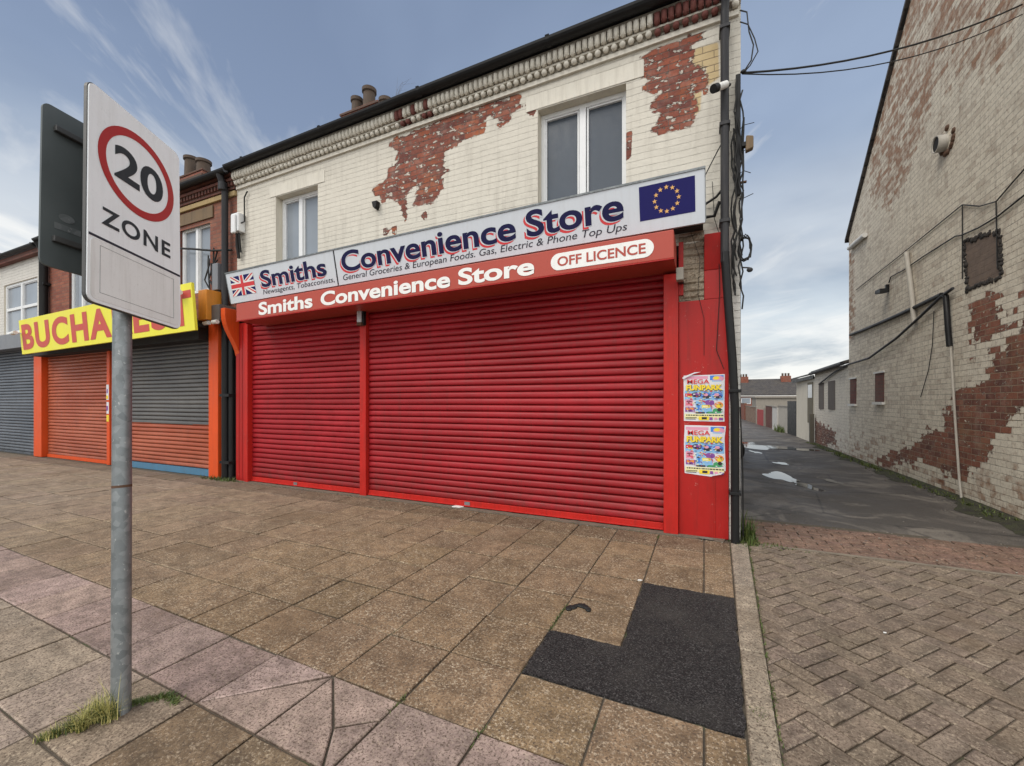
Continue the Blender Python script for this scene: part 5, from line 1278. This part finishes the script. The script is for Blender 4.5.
# yard walls and gates at the end
gate = thing('yard_gate', 'tall black timber gate beside the cream rendered outbuilding', 'gate', (4.05, 25.2, -0.2))
mb = MB()
for k in range(8): mb.box(4.04, 24.15 + k * 0.29, -0.3, 4.08, 24.15 + k * 0.29 + 0.275, 1.5)
mb.build('boards', m_black, gate); 
for z in (0.2, 1.1): MB().box(4.081, 24.15, z, 4.12, 26.45, z + 0.1).build('rail', m_black, gate)
def ywall(name, label, y0, y1, x, z1, mat, cat='wall', cop=True, sec=None):
    t_ = thing(name, label, cat, (x, (y0 + y1) / 2, gz(y0)))
    MB().box(x, y0, -0.9, x + 0.22, y1, z1).build('wall', mat, t_)
    if cop: MB().box(x - 0.03, y0, z1 + 0.001, x + 0.25, y1, z1 + 0.06).build('coping', m_conc, t_)
    return t_
ywall('yard_wall', 'pale patchy brick yard wall next to the black gate', 26.5, 29.6, 4.06, 1.18, brick('pale_yard_brick', (0.5, 0.46, 0.4), grimek=0.6, joint=0.6))
ywall('yard_wall_pier', 'white painted brick pier in the yard walls', 29.65, 31.6, 4.0, 1.12, m_white_brick, 'pier')
ywall('yard_wall', 'dark old brick yard wall left of the white pier', 31.65, 35.6, 4.1, 1.15, m_brick_dark)
rg = thing('yard_gate', 'bright red timber gate in the far yard walls', 'gate', (4.05, 38.2, -0.4))
mb = MB()
for k in range(12): mb.box(4.06, 36.0 + k * 0.39, -0.6, 4.12, 36.0 + k * 0.39 + 0.37, 0.85)
mb.build('boards', paint('gate_red', (0.36, 0.02, 0.02), 0.6, 0.15, 0.3), rg)
mb = MB(); mb.box(4.0, 35.62, -0.6, 4.3, 35.98, 1.0); mb.build('gate_post', m_conc, rg); MB().box(4.0, 40.75, -0.6, 4.3, 41.1, 1.0).build('gate_post', m_conc, rg)
ywall('yard_wall', 'long mixed brick yard wall left of the red gate', 41.2, 52, 4.1, 1.0, brick('mixed_yard_brick', None, b1=(0.2, 0.09, 0.06), b2=(0.34, 0.25, 0.17), mortar=(0.2, 0.17, 0.14)))
ywall('yard_wall', 'red brick wall closing the very end of the alley', 52.1, 70, 4.0, 1.3, m_brick)
gr_ = thing('garage', 'low grey rendered garage behind the yard walls', 'garage', (6.0, 49, -0.6))
MB().box(4.6, 47, -0.7, 8.3, 51, 1.85).build('walls', m_conc, gr_); MB().box(4.5, 46.85, 1.852, 8.4, 51.1, 1.98).build('roof', m_conc, gr_)
tr = thing('terrace', 'distant low terrace with dark slate roof closing the view down the alley', 'building', (9, 86, -0.6))
MB().box(4.5, 85, -0.8, 15.5, 93, 2.7).build('wall', m_brick, tr)
mb = MB(); mb.prism([(84.6, 2.6), (89, 5.5), (93.4, 2.6), (93.4, 2.75), (89, 5.65), (84.6, 2.75)], 4.3, 15.6, plane='yz'); mb.build('roof', m_roof, tr)
MB().box(4.3, 84.62, 2.45, 15.6, 84.99, 2.62).build('eaves_board', m_white, tr)
for x in (6.0, 8.2, 10.4, 12.6):
    q = MB().box(x, 84.93, 1.1, x + 1.5, 85.0, 2.2).build('window', m_upvc, tr); MB().box(x + 0.1, 84.9, 1.2, x + 1.4, 84.929, 2.1).build('pane', m_glass_pale, q)
for x in (5.9, 12.5):
    c = MB().box(x, 88, 4.4, x + 1.5, 89.2, 6.1).build('chimney_stack', m_brick, tr)
    for k in range(3): MB().tube([(x + 0.3 + 0.45 * k, 88.6, 6.1), (x + 0.3 + 0.45 * k, 88.6, 6.6)], 0.16, 8).build('chimney_pot', m_pot, c)

# ================================================================== SPEED LIMIT SIGN
px_, py_ = -1.829 * 0.90949 - 1.965 * 0.41575, -1.829 * 0.41575 + 1.965 * 0.90949
# the post leans a little away from the street
def cw(a, b, c): return Vector((a * 0.90949 - b * 0.41575, a * 0.41575 + b * 0.90949, c))
_x, _y, _u = cw(-0.0044, 0.9969, -0.0782), cw(-0.9976, -0.0098, -0.0683), cw(-0.0689, 0.0777, 0.9946)
_e = Matrix((_x, _y, _u)).transposed().to_euler()
ss = thing('speed_limit_sign', 'grey post carrying a 20 ZONE speed sign and a second sign seen from behind', 'road sign', (px_, py_, 0), (_e.x, _e.y, _e.z))
MS = wmat(ss)
def sl(t): return [tuple(MS @ Vector(p)) for p in t.v]
mb = MB(); t = MB(); t.tube([(0, 0, -0.05), (0, 0, 0.5), (0, 0, 1.5), (0, 0, 2.86)], 0.0372, 24); mb.add(sl(t), t.f, 0, True); mb.build('post', m_galv, ss)
mb = MB(); t = MB(); t.tube([(0, 0, 1.04), (0, 0.0, 1.052)], 0.0382, 24); mb.add(sl(t), t.f, 0, True); mb.build('tape_band', m_rust, ss)
def rrect(x0, x1, z0, z1, r, n=5):
    pts = []
    for cx_, cz, a0 in ((x1 - r, z0 + r, -90), (x1 - r, z1 - r, 0), (x0 + r, z1 - r, 90), (x0 + r, z0 + r, 180)):
        for i in range(n + 1): a = R(a0 + 90 * i / n); pts.append((cx_ + r * math.cos(a), cz + r * math.sin(a)))
    return pts
XA, XB, ZA, ZB = -0.2715, 0.2537, 1.8822, 2.915
def plate_part(name, mat, prism_args, parent=ss, bevel=0):
    t = MB(); t.prism(*prism_args); m_ = MB(); m_.add(sl(t), t.f); return m_.build(name, mat, parent, bevel)
m_plate = paint('sign_face', (0.83, 0.86, 0.88), 0.35, 0.04, 0.16, (0.3, 0.29, 0.26), scale=8)
m_platelow = paint('sign_face_worn', (0.77, 0.78, 0.77), 0.5, 0.06, 0.3, (0.3, 0.28, 0.24), scale=10)
m_edge = paint('sign_edge', (0.06, 0.06, 0.06), 0.5, 0.2, 0.2)
face = plate_part('sign_plate', m_plate, (rrect(XA, XB, ZA, ZB, 0.035), -0.094, -0.088))
plate_part('plate_back', m_edge, (rrect(XA - 0.004, XB + 0.004, ZA - 0.004, ZB + 0.004, 0.037), -0.0878, -0.074), face)
ZD = 2.184
plate_part('divider_line', m_ink, ([(XA + 0.004, ZD), (XB - 0.004, ZD), (XB - 0.004, ZD + 0.011), (XA + 0.004, ZD + 0.011)], -0.0958, -0.0942), face)
plate_part('lower_panel', m_platelow, (rrect(XA + 0.012, XB - 0.012, ZA + 0.015, ZD - 0.004, 0.03), -0.0956, -0.0942), face)
# faint ruled border on the lower panel
t = MB(); x0, x1, z0, z1, q = XA + 0.055, XB - 0.05, ZA + 0.05, ZD - 0.03, 0.0016
for a in ((x0, z0, x1, z0 + q), (x0, z1 - q, x1, z1), (x0, z0 + q, x0 + q, z1 - q), (x1 - q, z0 + q, x1, z1 - q)): t.box(a[0], -0.0964, a[1], a[2], -0.0957, a[3])
m_ = MB(); m_.add(sl(t), t.f); m_.build('panel_border', m_galv, face)
RC = (-0.011, 2.618)
def ring(r0, r1, n=56): return [(RC[0] + 1.04 * r * math.cos(2 * math.pi * i / n), RC[1] + 1.02 * r * math.sin(2 * math.pi * i / n)) for r in (r0, r1) for i in range(n)]
t = MB(); n = 56; pts = ring(0.173, 0.211); t.add([(p[0], -0.0956, p[1]) for p in pts], [(i, (i + 1) % n, n + (i + 1) % n, n + i) for i in range(n)])
m_ = MB(); m_.add(sl(t), t.f); m_.build('red_ring', paint('ring_red', (0.40, 0.014, 0.016), 0.4, 0.1, 0.15, (0.15, 0.03, 0.03), scale=20), face)
m_dgrey = paint('sign_grey', (0.035, 0.04, 0.046), 0.6, 0.15, 0.15, (0.12, 0.12, 0.12), scale=20)
m_dgrey.node_tree.nodes['Principled BSDF'].inputs['Specular IOR Level'].default_value = 0.2
lettering('lettering', '20', m_dgrey, face, RC[0] - 0.138, RC[0] + 0.146, 2.535, 0.172, -0.0957, bold=0.026, M=MS)
lettering('lettering', 'ZONE', m_dgrey, face, -0.211, 0.183, 2.263, 0.084, -0.0957, bold=0.022, space=1.15, M=MS)
# clips and the sign seen from behind
for z in (2.1, 2.7):
    t = MB(); t.box(-0.06, -0.0735, z, 0.06, 0.075, z + 0.022); m_ = MB(); m_.add(sl(t), t.f); m_.build('post_clip', m_galv, ss)
m_back = paint('sign_back', (0.075, 0.088, 0.09), 0.55, 0.25, 0.35, (0.09, 0.1, 0.1), scale=5)
BA = R(-15)
MS2 = MS @ Matrix.Translation((0, 0.10, 0)) @ Matrix.Rotation(BA, 4, 'Z')
t = MB(); t.prism(rrect(-0.238, 0.215, 2.08, 2.865, 0.03), 0.0, 0.012); m_ = MB(); m_.add([tuple(MS2 @ Vector(p)) for p in t.v], t.f); bk = m_.build('rear_plate', m_back, ss)
for z in (2.20, 2.74):
    t = MB(); t.box(-0.20, -0.022, z, 0.2, -0.0005, z + 0.028); m_ = MB(); m_.add([tuple(MS2 @ Vector(p)) for p in t.v], t.f); m_.build('channel', m_edge, bk, bevel=0.003)
t = MB(); t.prism([(-0.145 + 0.03 * math.cos(a), 2.335 + 0.02 * math.sin(a)) for a in [2 * math.pi * i / 16 for i in range(16)]], -0.0015, -0.0003); t.box(-0.19, -0.0015, 2.27, -0.09, -0.0003, 2.30)
m_ = MB(); m_.add([tuple(MS2 @ Vector(p)) for p in t.v], t.f); m_.build('sticker', m_galv, bk)

# ================================================================== WEEDS AND LITTER
def leaf_mat(name, c1_, c2_):
    s = NT(name); return s.fin(s.mix(s.noise(9, 3, 0.6), c1_, c2_), 0.6)
m_straw = leaf_mat('straw_grass', (0.30, 0.29, 0.07), (0.55, 0.48, 0.2)); m_green = leaf_mat('weed_green', (0.035, 0.065, 0.012), (0.085, 0.12, 0.025)); m_moss = leaf_mat('moss', (0.05, 0.075, 0.012), (0.12, 0.14, 0.03))
def blades(mb, cx_, cy_, n, sx, sy, h0, h1, lean=0.6, wd=0.004, mi=None, z=0.0, seed=0):
    rr = random.Random(seed)
    for _ in range(n):
        x, y = cx_ + rr.gauss(0, sx), cy_ + rr.gauss(0, sy); a = rr.uniform(0, 6.28); L = rr.uniform(h0, h1); ln = rr.uniform(0.1, lean)
        dx, dy = math.cos(a), math.sin(a); px2, py2 = -dy * wd, dx * wd
        vs = []
        for k in range(4):
            t_ = k / 3; o = L * ln * t_ * t_; zz = z + L * (t_ - 0.35 * ln * t_ * t_); ww = (1 - t_ * 0.95)
            vs += [(x + dx * o - px2 * ww, y + dy * o - py2 * ww, zz), (x + dx * o + px2 * ww, y + dy * o + py2 * ww, zz)]
        mb.add(vs, [(0, 1, 3, 2), (2, 3, 5, 4), (4, 5, 7, 6)], rr.choice(mi) if mi else 0)
mb = MB()
for q, (dx, dy, n, h0, h1) in enumerate(((0.02, -0.05, 120, 0.06, 0.15), (-0.02, -0.07, 150, 0.06, 0.14), (-0.04, -0.10, 150, 0.05, 0.12), (-0.02, -0.13, 130, 0.04, 0.10), (-0.06, -0.15, 130, 0.03, 0.08), (-0.08, -0.19, 120, 0.02, 0.06), (-0.10, -0.22, 90, 0.015, 0.04), (0.035, -0.045, 9, 0.16, 0.22))):
    blades(mb, px_ + dx, py_ + dy, n, 0.010, 0.010, h0, h1, 1.05, 0.0022, [0, 0, 0, 1] if q < 4 or q == 7 else [0, 1, 2], seed=q + 1)
tag(mb.build('grass_tuft', [m_straw, m_green, m_moss]), 'straw coloured grass tuft growing at the foot of the signpost', 'weed')
mb = MB()
for q in range(14):
    t_ = q / 13; blades(mb, px_ - 0.035 + 0.115 * t_, py_ + 0.03 + 0.12 * t_, 34, 0.012, 0.012, 0.006, 0.026, 1.6, 0.0035, [0, 0, 1], seed=50 + q)
for q in range(6):
    t_ = q / 5; blades(mb, px_ + 0.085 + 0.085 * t_, py_ + 0.15 - 0.01 * t_, 34, 0.012, 0.012, 0.006, 0.024, 1.6, 0.0035, [0, 0, 1], seed=70 + q)
tag(mb.build('moss_clump', [m_moss, m_green]), 'mossy weed in the paving joint behind the signpost', 'weed')
mb = MB(); blades(mb, -8.15, 4.84, 220, 0.24, 0.035, 0.03, 0.10, 1.2, 0.008, [0, 0, 1], seed=8); tag(mb.build('weed_patch', [m_green, m_moss]), 'low green weeds at the foot of the pipes between the two shops', 'weed')
mb = MB(); blades(mb, 0.42, 5.1, 130, 0.03, 0.12, 0.08, 0.30, 0.9, 0.009, [0, 0, 1], z=-0.01, seed=9); blades(mb, 0.40, 4.93, 120, 0.06, 0.05, 0.02, 0.09, 1.2, 0.007, [0, 1], z=-0.01, seed=10); tag(mb.build('weed_patch', [m_green, m_moss]), 'leafy green weeds beside the drainpipe at the mouth of the alley', 'weed')
mb = MB(); blades(mb, 0.62, 4.93, 130, 0.12, 0.05, 0.01, 0.05, 1.3, 0.006, [0, 1], z=-0.01, seed=11); tag(mb.build('weed_patch', [m_green, m_moss]), 'flat creeping weed on the blocks in front of the alley mouth', 'weed')
mb = MB()
rr = random.Random(12)
for _ in range(330):
    y = 7 + rr.random() ** 0.9 * 13; blades(mb, WX(y) - 0.05 - abs(rr.gauss(0, 0.09)), y, 5, 0.02, 0.05, 0.02, 0.085, 1.3, 0.011, [0, 1, 1, 1], z=gz(y) - 0.01, seed=rr.randint(0, 99999))
tag(mb.build('grass_verge', [m_green, m_moss, m_straw]), 'ragged strip of weeds along the foot of the gable wall', 'weeds', kind='stuff')
mb = MB(); blades(mb, 3.95, 28.2, 160, 0.08, 0.6, 0.15, 0.5, 0.9, 0.02, [0, 1], z=-0.25, seed=14); tag(mb.build('weed_patch', [m_green, m_moss]), 'green weeds at the foot of the pale yard wall far down the alley', 'weed')
mb = MB()
rr = random.Random(13)
for _ in range(150):
    k = rr.randint(5, 12)
    if rr.random() < 0.6: y = rr.uniform(0.5, 4.8); x = KR(y) + 0.004
    else: x = rr.uniform(-7, 0); y = 4.875 + rr.gauss(0, 0.012)
    blades(mb, x, y, 6, 0.006, 0.03, 0.006, 0.022, 1.2, 0.003, [0, 1], z=-0.004, seed=rr.randint(0, 99999))
for (x, y) in ((-2 * CW, 2.60), (-2 * CW, 2.72), (-2 * CW, 2.82), (-2 * CW, 1.6), (-3 * CW, 1.61), (0.22, 2.25), (0.26, 2.26), (-CW, 4.75)):
    blades(mb, x, y, 40, 0.008, 0.035, 0.006, 0.02, 1.2, 0.003, [0, 1], z=-0.004, seed=int(x * 1000 + y * 77) % 9999)
tag(mb.build('joint_moss', [m_moss, m_green]), 'thin moss growing in the joints of the paving and kerb', 'moss', kind='stuff')
# dry plant in the gutter
mb = MB(); rr = random.Random(15)
for _ in range(11):
    a = rr.uniform(-1.2, 1.2); L = rr.uniform(0.1, 0.42); mb.tube([(-4.05, 4.80, 5.75), (-4.05 + L * 0.4 * math.sin(a), 4.80 + rr.uniform(-.03, .03), 5.75 + L * 0.55), (-4.05 + L * math.sin(a), 4.80 + rr.uniform(-.08, .08), 5.75 + L * math.cos(a) * 0.9)], [0.0018, 0.0013, 0.0007], 4)
tag(mb.build('dry_weed', leaf_mat('dry_stem', (0.12, 0.1, 0.07), (0.2, 0.18, 0.13))), 'spindly dry weed standing in the roof gutter', 'weed')
# grit and small stones gathered along edges
mb = MB(); rr = random.Random(31)
for _ in range(330):
    q = rr.random()
    if q < 0.4: y = rr.uniform(6.1, 13); x = WX(y) - abs(rr.gauss(0, 0.28)) - 0.03; z = rz(x, y)
    elif q < 0.65: x = rr.uniform(0.45, 3.3); y = 5.95 + abs(rr.gauss(0, 0.4)); z = rz(x, y)
    elif q < 0.8: x = rr.uniform(0.5, 3.2); y = rr.uniform(5.0, 5.9); z = 0.0
    else: x = rr.uniform(-7.5, 0.2); y = 4.86 - abs(rr.gauss(0, 0.05)); z = 0.002
    k = rr.uniform(0.003, 0.009) * (1.5 if q < 0.4 else 1)
    mb.ball((x, y, z + k * 0.3), k * rr.uniform(0.8, 1.5), k * rr.uniform(0.8, 1.5), k * 0.7, 5, 3, rr.choice([0, 0, 0, 1]))
tag(mb.build('loose_grit', [m_cementpatch, m_conc]), 'loose grit and small stones gathered along the walls and paving edges', 'grit', kind='stuff')
# dropped glove like rag
mb = MB()
for i in range(9):
    t_ = i / 8; mb.ball((-0.86 + 0.13 * t_, 2.84 + 0.085 * math.sin(t_ * 2.6) - 0.015 * t_, 0.007), 0.026 + 0.008 * math.sin(i * 2.1), 0.026 + 0.01 * math.cos(i * 1.3), 0.009, 8, 5)
tag(mb.build('dark_rag', m_cable), 'crumpled dark rag lying on a brown slab beside the tarmac patch', 'litter')
mb = MB(); pts = ragged([(0, 0), (0.05, 0.01), (0.06, 0.03), (0.01, 0.035)], 0.02, 0.004)
mb.prism([(p[0] * 0.6 - 0.49, p[1] * 0.6 + 3.52) for p in pts], 0.003, 0.007, plane='xy'); tag(mb.build('paper_scrap', m_paper), 'white paper scrap at the top left corner of the tarmac patch', 'litter')
mb = MB(); mb.prism([(p[0] * 0.3 + 1.02, p[1] * 0.4 + 3.35) for p in pts], 0.006, 0.010, plane='xy'); tag(mb.build('paper_scrap', m_paper), 'tiny white scrap on the grey block paving', 'litter')
mb = MB(); mb.prism([(p[0] * 2.4 - 3.15, p[1] * 2 + 4.9) for p in pts], 0.006, 0.02, plane='xy'); tag(mb.build('paper_scrap', m_paper), 'pale scrap against the bottom of the wide red shutter', 'litter')
mb = MB(); rr = random.Random(16)
for _ in range(6): mb.ball((0.03 + rr.gauss(0, 0.04), 4.87 + rr.gauss(0, 0.012), 0.012), 0.035, 0.02, 0.012, 8, 5)
tag(mb.build('cement_lumps', m_cementpatch), 'crumbled cement lumps at the foot of the right red pilaster', 'debris')
mb = MB(); mb.ball((0.90, 13.1, 0.12), 0.12, 0.16, 0.24, 10, 7); mb.ball((0.88, 13.1, 0.36), 0.04, 0.04, 0.07, 8, 5); tag(mb.build('bin_bag', m_black), 'black bin bag at the left side of the alley', 'bag')
mb = MB(); mb.ball((3.33, 5.95, 0.03), 0.10, 0.05, 0.035, 8, 5); mb.ball((3.40, 5.98, 0.04), 0.07, 0.05, 0.03, 8, 5); tag(mb.build('dark_rag', m_cable), 'dark rag lying at the right edge of the red brick strip', 'litter')
